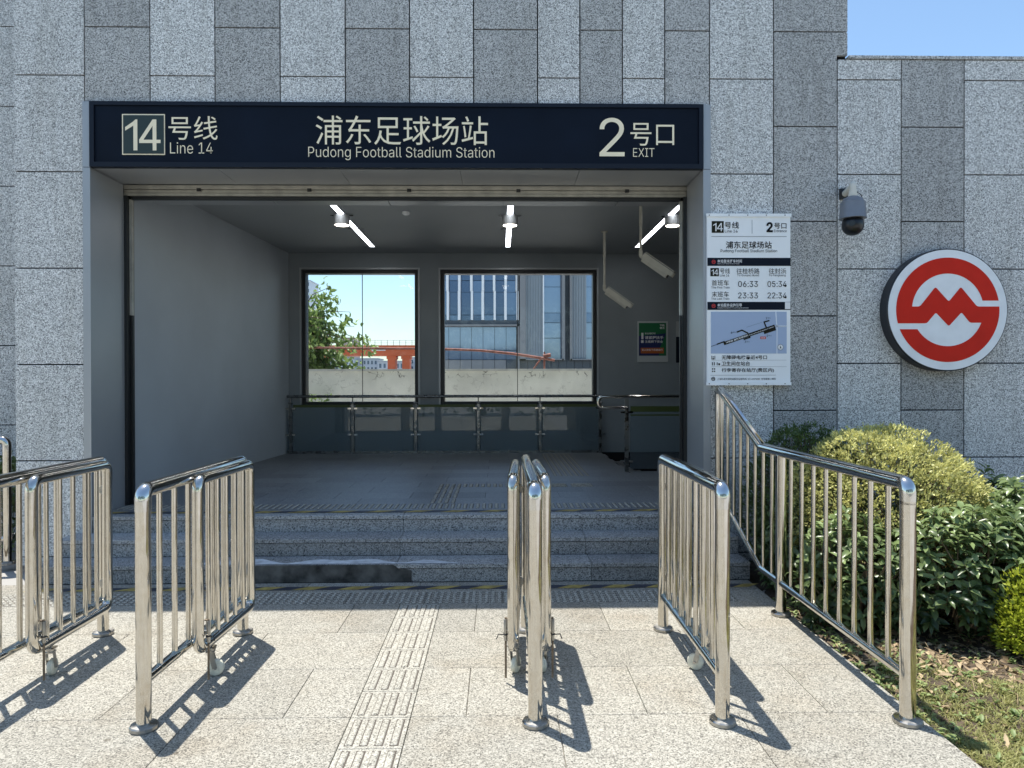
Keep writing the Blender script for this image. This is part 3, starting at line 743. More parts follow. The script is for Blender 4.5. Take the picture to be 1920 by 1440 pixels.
# ------------------------------------------------------------------ lights in the hall
for i, (x, nm) in enumerate(((-2.07, 'left'), (.15, 'middle'), (2.285, 'right'))):
    o = thing('strip_light', (x, 9.7, 3.90), ['white strip light in the ceiling above the left window', 'white strip light in the ceiling between the two windows', 'white strip light in the ceiling nearest the bullet cameras'][i], 'ceiling light', 'strip lights in the hall ceiling')
    b = MB(); b.box(-.036, .036, -1.9, 2.0, -.006, -.001); b.build('diffuser', M_strip, o)
    b = MB(); b.box(-.046, -.038, -1.91, 2.01, -.010, -.001); b.box(.038, .046, -1.91, 2.01, -.010, -.001)
    for yy in (.62, 1.99): b.box(-.12, .12, yy-.006, yy+.006, -.014, -.0065)
    b.build('frame', M_camgrey, o)
    xd, yd = x - (.0 if i < 2 else -.03), 9.42
    o = thing('downlight', (xd, yd, 3.885), ['round grey downlight hanging on the left ceiling strip', 'round grey downlight hanging on the middle ceiling strip', 'round grey downlight hanging on the right ceiling strip'][i], 'downlight', 'round downlights in the hall')
    b = MB(); b.lathe([(.06,0),(.098,-.004),(.104,-.012),(.104,-.13),(.098,-.134),(.090,-.132)], None, 32); h = b.build('housing', plain('downlight_grey', (.40,.41,.42), .45, var=.05), o)
    b = MB(); b.lathe([(.088,-.129),(.088,-.136)], None, 32); b.build('lens', M_lens, h)
    b = MB(); b.box(-.15, .15, -.005, .005, -.008, -.001); b.box(-.14, .14, .04, .048, -.004, .008); b.build('bracket', M_black, o)

# ------------------------------------------------------------------ notices on the back wall
PY = 12.292
po = thing('safety_poster', at(1224, 680, PY), 'green and blue escalator safety poster in a pale frame on the back wall', 'poster')
b = MB(); pbox(b, (1195.3, 602.3, 1252.3, 679), PY-.008, PY+.006); rel(po, b).build('frame', plain('poster_grey', (.45,.47,.47), .5), po)
b = MB(); pbox(b, (1198, 605.5, 1249, 667), PY-.012, PY-.0085); rel(po, b).build('picture', plain('poster_blue', (.01,.02,.10), .4), po)
b = MB(); q = [at(*p, PY-.014) for p in ((1198,605.5),(1249,605.5),(1249,667),(1236,667),(1236,655),(1249,625),(1198,630))]; n = len(b.v)
b.v += [(p.x, PY-.014, p.z) for p in q]; b.face((n,n+6,n+5,n+1)); b.face((n+5,n+4,n+2)) ; b.face((n+4,n+3,n+2))
rel(po, b).build('green_field', plain('poster_green', (.012,.13,.05), .4), po)
b = MB(); pbox(b, (1201.5, 652, 1244.5, 662.5), PY-.017, PY-.0145); rel(po, b).build('warning_band', plain('poster_orange', (.42,.10,.02), .4), po)
for t, r, mt in (('节能', (1237, 608, 1246, 612), M_whiteb), ('模式', (1237, 613, 1246, 617), M_whiteb), ('安全乘梯时', (1209, 623.5, 1229, 627), M_whiteb), ('请紧握扶手', (1209, 630, 1244, 636), M_whiteb), ('注意脚下安全', (1209, 638, 1243, 643), M_whiteb), ('无人状态下低速运行', (1203, 654, 1242.5, 658), M_whiteb)):
    boxtext(t, mt, po, r, PY-.019, .015)
b = MB(); pbox(b, (1202.5, 624, 1206.5, 636), PY-.019, PY-.0175); pbox(b, (1202, 638, 1206.8, 643), PY-.019, PY-.0175); rel(po, b).build('pictogram', M_whiteb, po)
p2 = thing('wall_notice', at(1280, 680, PY), 'tall notice with pale top and black lower half behind the right door jamb', 'notice')
b = MB(); pbox(b, (1268, 602.5, 1296, 631), PY-.008, PY+.006); rel(p2, b).build('upper_panel', plain('notice_grey', (.36,.38,.39), .5), p2)
b = MB(); pbox(b, (1268, 631.5, 1296, 680), PY-.008, PY+.006); rel(p2, b).build('lower_panel', M_navy, p2)

# ================================================================== GLASS BALUSTRADES
def clampset(o, p_, x, y, z):
    for sx in (-1, 1):
        b = MB(); b.box(x+sx*.055-.028, x+sx*.055+.028, y-.018, y+.018, z-.013, z+.013); L(o, b, 'glass_clamp', M_steel, p_)
bl = thing('glass_balustrade', (-.9, 12.12, .4545), 'long glass balustrade with steel posts and handrail under the two windows', 'balustrade', 'glass balustrades in the hall')
pxs = [-3.54, -2.49, -1.42, -.354, .700, 1.735]; by = 12.12
b = MB(); b.tube([(-3.60,by,1.43),(1.76,by,1.43)], .024, 16); L(bl, b, 'handrail', M_steel2)
for x in pxs:
    b = MB(); b.box(x-.022, x+.022, by-.012, by+.012, .456, 1.30); b.tube([(x,by,1.29),(x,by,1.412)], .010, 10); b.tube([(x-.035,by,1.318),(x+.035,by,1.318)], .012, 8); p_ = L(bl, b, 'post', M_steel2)
    clampset(bl, p_, x, by, 1.225); clampset(bl, p_, x, by, .78)
for xa, xb in zip(pxs, pxs[1:]):
    b = MB(); b.box(xa+.045, xb-.045, by-.006, by+.006, .50, 1.292); g = L(bl, b, 'glass_panel', M_glassb)
    b = MB(); b.box(xa+.047, xb-.047, by-.0095, by-.0065, 1.245, 1.290); L(bl, b, 'green_stripe', M_film, g)
b = MB(); b.box(-3.6, 1.76, by+.03, by+.05, .456, .50); L(bl, b, 'base_rail', M_steel2)
bl2 = thing('glass_balustrade', (1.73, 9.58, .4545), 'short glass balustrade with a looped handrail end by the stairwell', 'balustrade', 'glass balustrades in the hall')
by = 9.58
b = MB(); b.tube(round_path([(5.5,by,1.475),(1.34,by,1.475),(1.34,by,1.325),(1.73,by,1.325)], .072), .022, 16); L(bl2, b, 'handrail', M_steel)
for x in (1.727, 3.2, 4.6):
    b = MB(); b.box(x-.026, x+.026, by-.014, by+.014, .456, 1.46); p_ = L(bl2, b, 'post', M_steel2)
    clampset(bl2, p_, x, by, 1.265); clampset(bl2, p_, x, by, .60)
for xa, xb in ((1.727, 3.2), (3.2, 4.6)):
    b = MB(); b.box(xa+.05, xb-.05, by-.006, by+.006, .50, 1.35); g = L(bl2, b, 'glass_panel', M_glassb)
    b = MB(); b.box(xa+.052, xb-.052, by-.0095, by-.0065, 1.27, 1.345); b.box(xa+.052, xb-.052, by-.0095, by-.0065, 1.215, 1.235); L(bl2, b, 'green_stripe', M_film, g)

# ================================================================== QUEUE BARRIERS
def base_plate(parent, x, y, z=0, r=.066):
    b = MB(); b.lathe([(r*.97,z+.001),(r,z+.006),(r,z+.02),(r*.93,z+.026),(r*.6,z+.029)], Matrix.Translation((x,y,0)), 12, smooth=False); return b.build('base_plate', M_zinc, parent)
def barrier(label):
    o = thing('queue_barrier', (0,0,0), label, 'barrier', 'fixed steel queue barriers before the steps')
    H, Lb, r = 1.165, 1.31, .0355
    for y in (0, Lb):
        b = MB(); b.tube([(0,y,.02),(0,y,H-.085)], r, 24); p_ = b.build('post', M_steel, o); base_plate(p_, 0, y)
    b = MB(); b.tube(round_path([(0,0,H-.10),(0,0,H),(0,Lb,H),(0,Lb,H-.10)], .075, 9), .0375, 24); b.build('top_rail', M_elbow, o)
    b = MB(); b.tube([(0,.02,.235),(0,Lb-.02,.235)], .0255, 18)
    for i in range(7): b.tube([(0, Lb/8*(i+1)-.019, .235),(0, Lb/8*(i+1)+.019, .235)], .0268, 18)
    b.build('bottom_rail', M_steel, o)
    for i in range(7):
        b = MB(); y = Lb/8*(i+1); b.tube([(0,y,.25),(0,y,H-.03)], .0145, 14); b.build('baluster', M_steel, o)
    return o
bars = [(-2.665, 3.49, R(-.4), 'far left steel queue barrier, cut off by the left edge of the photo'),
        (-1.737, 3.49, R(-.5), 'steel queue barrier left of the tactile strip, bars seen at an angle'),
        (.176, 3.49, R(-.2), 'steel queue barrier seen end on between two folded gates'),
        (1.103, 3.485, R(-.4), 'steel queue barrier nearest the planted bed railing')]
proto = None
for x, y, rz, lab in bars:
    o = barrier(lab) if proto is None else copy_tree(proto)
    proto = proto or o; o.location = (x, y, 0); o.rotation_euler = (0, 0, rz); o['label'] = lab

def gate(label):
    """hinged swing gate on one caster; origin at the hinge end, local -y runs to the free end"""
    o = thing('swing_gate', (0,0,0), label, 'gate', 'hinged steel gates folded against the barriers')
    Lg, zb, zt, r = .78, .205, 1.15, .031
    b = MB(); pts = round_path([(0,-Lg/2,zt),(0,0,zt),(0,0,zb),(0,-Lg,zb),(0,-Lg,zt),(0,-Lg/2,zt)], .065, 8)
    b.tube(pts[:-1], r, 22, closed=True); b.build('frame', M_steel, o)
    for i in range(5):
        y = -Lg/6*(i+1); b = MB(); b.tube([(0,y,zb+.02),(0,y,zt-.02)], .0135, 14); b.build('baluster', M_steel, o)
    b = MB()
    for z in (.36, .98):
        b = MB(); b.tube([(-.035,.012,z-.03),(-.035,.012,z+.03)], .010, 10); b.box(-.05,0,-.004,.02,z-.02,z+.02); b.build('hinge', M_zinc, o)
    yc0 = -Lg+.16; yc = 0; b = MB(); b.box(-.03,.03,yc-.03,yc+.03,zb-.045,zb-.038); b.lathe([(.022,zb-.06),(.022,zb-.045)], Matrix.Translation((0,yc,0)), 16)
    for sx in (-1,1):
        M = Matrix.Translation((sx*.021, yc+.012, .098)) @ Matrix.Rotation(R(14), 4, 'X'); b.obox(M, .0022, .013, .052)
    b.box(-.024,.024,yc-.024,yc+.024,.139,.146); b.tube([(0,yc,.14),(0,yc,zb-.02)], .007, 8); b.tube([(-.028,yc+.028,.048),(.028,yc+.028,.048)], .008, 8)
    c = b.build('caster', M_zinc, o); c.location = (0, yc0, 0)
    b = MB(); M = Matrix.Translation((0,yc+.028,.048)) @ Matrix.Rotation(R(90), 4, 'Y')
    b.lathe([(.016,-.017),(.036,-.017),(.045,-.013),(.0475,-.006),(.0475,.006),(.045,.013),(.036,.017),(.016,.017)], M, 28); b.build('wheel', M_castw, c)
    b = MB(); xr, yr = .042, -Lg+.035; b.tube([(xr,yr,.03),(xr,yr,.37)], .0062, 8, 0); b.tube([(xr,yr,.24),(xr,yr,.36)], .011, 8, 1)
    b.tube([(xr,yr,.36),(xr-.02,yr,.365)], .006, 8, 0); b.tube([(0,yr,.30),(xr,yr,.30)], .009, 8, 1)
    b.tube([(xr+.012*math.cos(a), yr+.012*math.sin(a), .275) for a in [i*math.pi/5 for i in range(10)]], .004, 6, 2, closed=True)
    b.tube([(xr+.01,yr-.008,.275),(xr+.04,yr-.03,.285),(xr+.05,yr-.035,.26)], .003, 6, 2)
    b.build('drop_bolt', [M_rod, M_zinc, M_rubber], o)
    return o
gates = [(-2.595, 4.745, R(.8), 1, 8, 'swing gate folded against the far left queue barrier'),
         (-1.652, 4.735, R(-1.2), 1, -76, 'swing gate with cream wheel left of the tactile strip'),
         (.108, 4.72, R(-2.4), -1, 25, 'swing gate folded on the left side of the end on barrier'),
         (.243, 4.72, R(1.0), 1, 25, 'swing gate folded on the right side of the end on barrier'),
         (1.178, 4.745, R(-.4), 1, 60, 'swing gate hidden behind the barrier nearest the planted bed')]
proto = None
for x, y, rz, side, swivel, lab in gates:
    o = gate(lab) if proto is None else copy_tree(proto)
    proto = proto or o; o.location = (x, y, 0); o.rotation_euler = (0, 0, rz); o['label'] = lab
    if side < 0: o.scale = (-1, 1, 1)
    for ch in o.children:
        if ch.name.startswith('caster'): ch.rotation_euler = (0, 0, R(swivel))

# ------------------------------------------------------------------ railing up the steps on the right
def bar_list(o, items):
    for x, y, z0, z1 in items:
        b = MB(); b.tube([(x,y,z0),(x,y,z1)], .0145, 14); b.build('baluster', M_steel, o)
sr = thing('stair_railing', (2.02, 3.47, 0), 'steel railing along the planted bed rising beside the steps', 'railing', 'steel railings beside the steps')
def sx(y): return .012*(y-3.47)/1.6       # drifts slightly outwards
H = 1.185
for y in (3.47, 5.08):
    b = MB(); b.tube([(sx(y),y-3.47,.02),(sx(y),y-3.47,H-(.085 if y < 4 else .03))], .0375, 24); p_ = b.build('post', M_steel, sr); base_plate(p_, sx(y), y-3.47, r=.07)
yb = 5.45-3.47; yt = 6.50-3.47; top = 1.60
b = MB(); b.tube([(sx(6.56),6.56-3.47,.455),(sx(6.56),6.56-3.47,top-.07)], .036, 24); b.build('post', M_steel, sr)
b = MB(); b.tube(round_path([(0,0,H-.10),(0,0,H),(sx(5.45),yb,H-.008),(sx(6.5),yt-.01,top),(sx(6.56),yt+.06,top),(sx(6.56),yt+.062,top-.09)], [.075,.03,.02,.04], 8), .0375, 24); b.build('top_rail', M_elbow, sr)
b = MB(); b.tube(round_path([(0,.02,.235),(sx(5.45),yb+.02,.235),(sx(6.5),yt+.05,.66)], .02, 4), .0265, 18); b.build('bottom_rail', M_steel, sr)
it = [(sx(3.47+1.61*k/9), 1.61*k/9, .25, H-.03) for k in range(1, 9)]
for y in (5.255, 5.43): it.append((sx(y), y-3.47, .25, H-.03))
for y in (5.605, 5.78, 5.955, 6.13, 6.30, 6.46):
    e = (y-5.45)/1.05; it.append((sx(y), y-3.47, .25+.425*e, H-.03+.41*e))
bar_list(sr, it)
sl = thing('stair_railing', (-4.575, 6.68, 0), 'end of a steel railing at the left edge beside the granite corner', 'railing', 'steel railings beside the steps')
b = MB(); b.tube([(0,0,.02),(0,0,1.07)], .036, 24); p_ = b.build('post', M_steel, sl); base_plate(p_, 0, 0, r=.075)
b = MB(); b.tube([(-2.2,-.30,.02),(-2.2,-.30,1.1)], .036, 24); p_ = b.build('post', M_steel, sl); base_plate(p_, -2.2, -.30, r=.075)
b = MB(); b.tube(round_path([(0,0,1.05),(0,0,1.155),(-2.2,-.30,1.155),(-2.2,-.3,1.05)], .075, 8), .0375, 22); b.build('top_rail', M_elbow, sl)
b = MB(); b.tube([(0,0,.235),(-2.2,-.30,.235)], .0265, 16); b.build('bottom_rail', M_steel, sl)
bar_list(sl, [(-.1695*k, -.0231*k, .25, 1.12) for k in range(1, 13)])

# ================================================================== PLANTED BED
def hgt(x, y): return -.028 + .016*math.sin(x*5.1+y*3.3) + .014*math.sin(x*11.7-y*7.9)
b = MB(); nx, ny = 60, 70; X0, X1, Y0, Y1 = PX1+.004, 9.0, 1.6, WY-.003
for j in range(ny+1):
    for i in range(nx+1):
        x = X0 + (X1-X0)*(i/nx)**1.6; y = Y0 + (Y1-Y0)*j/ny
        b.v.append((x, y, hgt(x, y) + random.uniform(-.012, .012)))
for j in range(ny):
    for i in range(nx):
        a = j*(nx+1)+i; b.face((a, a+1, a+nx+2, a+nx+1), 0, .5, True)
tag(b.build('soil', M_soil), kind='structure')

def leaf(b, p, d, n, l, w_, t, big=False, curl=0.0, mi=0):
    """one leaf: base p, direction d, face normal n, length l, width w_"""
    s = d.cross(n)
    if s.length < 1e-4: s = d.cross(Vector((.3,.5,.8)))
    s.normalize(); n = s.cross(d).normalized(); k = len(b.v)
    if big:
        m1 = p + d*(l*.33) + n*(curl*l*.06); m2 = p + d*(l*.7) - n*(curl*l*.02); tip = p + d*l - n*(curl*l*.18)
        up = n*(w_*.22)
        b.v += [tuple(p), tuple(m1), tuple(m2), tuple(tip), tuple(m1+s*w_*.46+up), tuple(m2+s*w_*.42+up), tuple(m1-s*w_*.46+up), tuple(m2-s*w_*.42+up)]
        for f in ((0,1,4),(1,2,5,4),(2,3,5),(0,6,1),(1,6,7,2),(2,7,3)): b.face([k+i for i in f], mi, t, True)
    else:
        b.v += [tuple(p), tuple(p+d*(l*.5)+s*w_*.5), tuple(p+d*l), tuple(p+d*(l*.5)-s*w_*.5)]
        b.face((k,k+1,k+2,k+3), mi, t)
def rv(s=1.0): return Vector((random.gauss(0,s), random.gauss(0,s), random.gauss(0,s)))

def ball_shrub(name, loc, rx, rz_, label, mats, n_tip, dens=7, group=None, cut=-.35):
    o = thing(name, loc, label, 'shrub', group); C = Vector((0,0,rz_*.72)); b = MB(); tw = MB()
    for i in range(46):
        a = random.uniform(0, 6.28); e = random.uniform(.05, 1.3); q = Vector((math.cos(a)*math.cos(e)*rx, math.sin(a)*math.cos(e)*rx, math.sin(e)*rz_*.98))
        q = C + Vector((q.x, q.y, q.z*1.0 - .05)) * random.uniform(.8, .96); m = q*.5 + rv(.04)
        tw.tube([Vector((random.uniform(-.06,.06), random.uniform(-.06,.06), 0)), m, q], [.010,.006,.002], 5)
    for i in range(520):
        u = rv().normalized(); u.z = abs(u.z) if random.random() < .5 else u.z
        q = C + Vector((u.x*rx, u.y*rx, u.z*rz_)) * random.uniform(.78, .97)
        if q.z < .05: continue
        tw.tube([q - Vector((u.x,u.y,u.z))*.16 + rv(.03), q], [.003,.0015], 4)
    k = 0
    while k < n_tip:
        u = rv().normalized()
        if u.z < cut: continue
        lump = 1 + .045*math.sin(u.x*7+u.y*5) + .035*math.sin(u.z*11+u.x*4)
        dp = random.choice([1, 1, .97, .93, .86, .75]) * random.uniform(.985, 1.018)
        q = C + Vector((u.x*rx, u.y*rx, u.z*rz_)) * (dp * lump)
        if q.z < .04: k += 1; continue
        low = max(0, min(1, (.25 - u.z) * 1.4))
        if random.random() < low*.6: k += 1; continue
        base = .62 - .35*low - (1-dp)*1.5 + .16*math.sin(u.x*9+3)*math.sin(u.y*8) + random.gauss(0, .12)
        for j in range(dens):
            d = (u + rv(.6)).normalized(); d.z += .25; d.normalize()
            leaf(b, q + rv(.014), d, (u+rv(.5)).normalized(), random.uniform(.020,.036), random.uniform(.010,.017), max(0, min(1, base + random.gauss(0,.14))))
        k += 1
    b.build('foliage', mats[0], o); tw.build('branches', mats[1], o); return o
M_twig = plain('twig_brown', (.16,.115,.075), .85)
M_yl = leafmat('yellow_green_leaf', (.16,.17,.045), (.92,.88,.36), .45, .35)
M_dl = leafmat('dark_green_leaf', (.03,.055,.018), (.12,.19,.05), .45, .3)
M_bl = leafmat('glossy_leaf', (.03,.06,.02), (.33,.43,.17), .33, .32, .5)
M_lime = leafmat('lime_leaf', (.26,.34,.03), (.62,.66,.07), .45, .4)
M_tl = leafmat('tree_leaf', (.05,.09,.02), (.34,.46,.14), .4, .4)
M_gr = leafmat('grass_blade', (.17,.19,.045), (.52,.49,.20), .6, .4)
M_litter = leafmat('dry_leaf', (.16,.10,.05), (.60,.46,.28), .7, .2)
M_weed = leafmat('weed_leaf', (.10,.16,.04), (.36,.44,.17), .5, .35)

ball_shrub('clipped_shrub', (3.02, 5.55, -.02), .72, .78, 'yellow green clipped ball shrub behind the railing', (M_yl, M_twig), 5600, 7, 'clipped ball shrubs by the wall')
ball_shrub('clipped_shrub', (2.62, 6.02, -.02), .50, .77, 'dark green clipped ball shrub against the granite wall', (M_dl, M_twig), 2200, 7, 'clipped ball shrubs by the wall')

def broad_shrub(loc, rx, ry, h, n, label, sz=1.0, bright=.0):
    o = thing('broadleaf_shrub', loc, label, 'shrub', 'glossy broadleaf shrubs in the bed'); b = MB(); tw = MB()
    for i in range(n):
        a = random.uniform(0, 6.283); rr = math.sqrt(random.random()); z = h*random.uniform(.12, 1.0)
        prof = (1 - .55*max(0, (z/h-.55)/.45)**2) * (.72 + .28*min(1, z/h/.35))
        if random.random() < .72: rr = rr*.25 + .75                   # mostly on the outside
        lump = 1 + .13*math.sin(a*3+loc[0]*9) + .09*math.sin(a*7+z*9)
        q = Vector((math.cos(a)*rr*rx*prof*lump, math.sin(a)*rr*ry*prof*lump, z*(1 - .12*rr*rr) + random.uniform(-.05,.05)))
        out = Vector((q.x/rx, q.y/ry, .35 + .9*(z/h)**2)).normalized(); tdir = (out + rv(.3) + Vector((0,0,.5))).normalized()
        tw.tube([q - tdir*.16 + rv(.02), q], [.004,.002], 5)
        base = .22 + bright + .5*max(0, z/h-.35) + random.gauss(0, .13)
        nl = random.randint(6, 9); ph = random.uniform(0, 6.28); uu = tdir.orthogonal().normalized(); vv = tdir.cross(uu)
        for j in range(nl):
            aa = ph + j*2.4; sp = uu*math.cos(aa) + vv*math.sin(aa)
            d = (sp*random.uniform(.7,1.15) + tdir*random.uniform(.1,.75) - Vector((0,0,.12))).normalized()
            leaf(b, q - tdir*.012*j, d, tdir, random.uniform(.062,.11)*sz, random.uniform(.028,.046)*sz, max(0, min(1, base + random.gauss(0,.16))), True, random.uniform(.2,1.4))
    for i in range(16):
        a = random.uniform(0,6.28); q = Vector((math.cos(a)*rx*.6*random.random(), math.sin(a)*ry*.6*random.random(), h*.7)); tw.tube([(q.x*.25, q.y*.25, 0), q*.55+rv(.03), q], [.014,.009,.004], 6)
    b.build('foliage', M_bl, o); tw.build('branches', M_twig, o); return o
broad_shrub((2.50, 4.92, -.02), .40, .36, .80, 230, 'glossy dark leaved shrub just behind the railing below the clipped ball')
broad_shrub((3.20, 4.78, -.02), .55, .42, .92, 390, 'tallest sunlit glossy shrub right of the front railing post', bright=.06)
broad_shrub((4.00, 5.00, -.02), .62, .50, 1.10, 420, 'glossy broadleaf shrub at the right edge of the photo', bright=.06)
broad_shrub((2.45, 5.85, -.02), .30, .45, .88, 230, 'shaded ivy like shrub between the steps and the granite wall')
broad_shrub((3.95, 6.10, -.02), .75, .36, 1.00, 300, 'shaded glossy shrub at the foot of the wall under the emblem')
o = thing('lime_shrub', (3.33, 4.34, -.02), 'small bright lime green shrub at the right edge before the glossy shrubs', 'shrub'); b = MB(); tw = MB()
for i in range(1500):
    u = rv().normalized(); u.z = abs(u.z)*1.0; rr = random.uniform(.55, 1.0); lump = 1 + .18*math.sin(u.x*6+2)*math.sin(u.y*7+u.z*5)
    q = Vector((u.x*.21*rr*lump, u.y*.21*rr*lump, .05 + u.z*.50*rr*lump))
    for j in range(6):
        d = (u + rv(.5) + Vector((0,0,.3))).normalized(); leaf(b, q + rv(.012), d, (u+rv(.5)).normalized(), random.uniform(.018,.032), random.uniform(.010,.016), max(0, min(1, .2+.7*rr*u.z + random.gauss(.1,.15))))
    if i % 22 == 0: tw.tube([(0,0,0), q*.5+rv(.02), q], [.006,.004,.0015], 5)
b.build('foliage', M_lime, o); tw.build('branches', M_twig, o)

# unseen street trees added behind the camera to block sky and darken steel reflections
b = MB()
for tx in (-13, -8.5, -4.6, -.8, 3.4, 7.6, 12.5):
    ty = -11 + random.uniform(-1, 1); hh = random.uniform(5.5, 7.5); b.tube([(tx,ty,-.05),(tx+.1,ty,1.6),(tx,ty,hh*.6)], [.14,.11,.06], 8, 1)
    for i in range(900):
        u = rv().normalized()*random.uniform(.5,1)**.5; p = Vector((tx+u.x*2.0, ty+u.y*1.8, hh*.62+u.z*hh*.36))
        leaf(b, p, rv().normalized(), rv().normalized(), .42, .26, random.random())
for i in range(1500):
    p = Vector((random.uniform(-16,16), -9.6+random.uniform(-.4,.4), random.uniform(0,.9))); leaf(b, p, rv().normalized(), rv().normalized(), .2, .12, random.random())
tag(b.build('added_tree_belt', [M_dl, M_twig]), kind='stuff')

# grass, weeds and fallen leaves
b = MB()
def blade(x, y, hh, t):
    a = random.uniform(0, 6.28); ln = random.uniform(.3, 1.5); d = Vector((math.cos(a)*ln, math.sin(a)*ln, 1)).normalized(); s = Vector((-math.sin(a), math.cos(a), 0))*random.uniform(.0018,.0036)
    p = Vector((x, y, hgt(x,y)-.004)); m = p + d*hh*.55; e = p + d*hh + Vector((math.cos(a), math.sin(a), -.5))*hh*.3; k = len(b.v)
    b.v += [tuple(p-s), tuple(p+s), tuple(m+s*.8), tuple(m-s*.8), tuple(e)]; b.face((k,k+1,k+2,k+3), 0, t); b.face((k+3,k+2,k+4), 0, t)
cnt = 0
while cnt < 75000:
    x = PX1 + .02 + random.random()**1.15*1.9; y = random.uniform(2.4, 4.6)
    dens = .5 + .5*math.sin(x*4.3+1)*math.sin(y*5.1+2) + .25*math.sin(x*13+y*9)
    if y > 3.95: dens *= max(.0, 1 - (y-3.95)/.5)*.5
    if x < PX1+.12 and y > 3.0: dens *= .35
    cnt += 1
    if random.random() > dens*.8 + .3*(y < 3.9): continue
    blade(x, y, random.uniform(.018,.05), max(0, min(1, random.gauss(.5, .25))))
tag(b.build('grass', M_gr), kind='stuff')
b = MB()
for i in range(420):
    x = PX1 + .02 + random.random()**1.6*1.3; y = random.uniform(3.3, 5.6) if random.random() < .88 else random.uniform(2.2, 4.2)
    c = Vector((x, y, hgt(x,y))); t0 = random.uniform(.2,.9)
    for j in range(random.randint(4, 9)):
        a = random.uniform(0,6.28); d = Vector((math.cos(a), math.sin(a), random.uniform(.15,.9))).normalized()
        leaf(b, c + rv(.012), d, Vector((0,0,1)), random.uniform(.02,.05), random.uniform(.012,.024), max(0, min(1, t0+random.gauss(0,.15))), True, .8)
tag(b.build('weeds', M_weed), kind='stuff')
b = MB()
for i in range(1300):
    x = PX1 + .04 + random.random()**1.1*2.6; y = random.gauss(4.42, .33) if random.random() < .86 else random.uniform(1.9, 5.4)
    if y > 6.4 or y < 1.8: continue
    a = random.uniform(0,6.28); d = Vector((math.cos(a), math.sin(a), random.uniform(-.1,.35))).normalized()
    leaf(b, Vector((x, y, hgt(x,y)+.008)), d, (Vector((0,0,1))+rv(.35)).normalized(), random.uniform(.03,.085), random.uniform(.014,.034), random.random(), True, random.uniform(-1.5,2.0))
for i in range(260):
    x = PX1 + .05 + random.random()*2.2; y = random.gauss(4.4, .3); a = random.uniform(0,6.28); l = random.uniform(.05,.22); z = hgt(x,y)+.012
    b.tube([(x,y,z),(x+math.cos(a)*l*.5+.01,y+math.sin(a)*l*.5,z+random.uniform(0,.03)),(x+math.cos(a)*l,y+math.sin(a)*l,z+.004)], .0018, 4, 0, random.random())
tag(b.build('leaf_litter', M_litter), kind='stuff')

# shaded plants seen past the left railing
o = thing('leafy_plant', (-5.25, 7.35, -.05), 'dark leafy plant behind the railing at the left edge', 'plant'); b = MB(); tw = MB()
for i in range(240):
    q = Vector((random.uniform(-.7,.7), random.uniform(-.4,.4), random.uniform(.08,.95))); tw.tube([q-Vector((0,0,.12)), q], [.004,.002], 4)
    for j in range(7):
        d = (rv(1)+Vector((0,0,.3))).normalized(); leaf(b, q, d, rv().normalized(), random.uniform(.06,.11), random.uniform(.03,.045), max(0, min(1, random.gauss(.35,.2))), True, .8)
b.build('foliage', M_bl, o); tw.build('branches', M_twig, o)

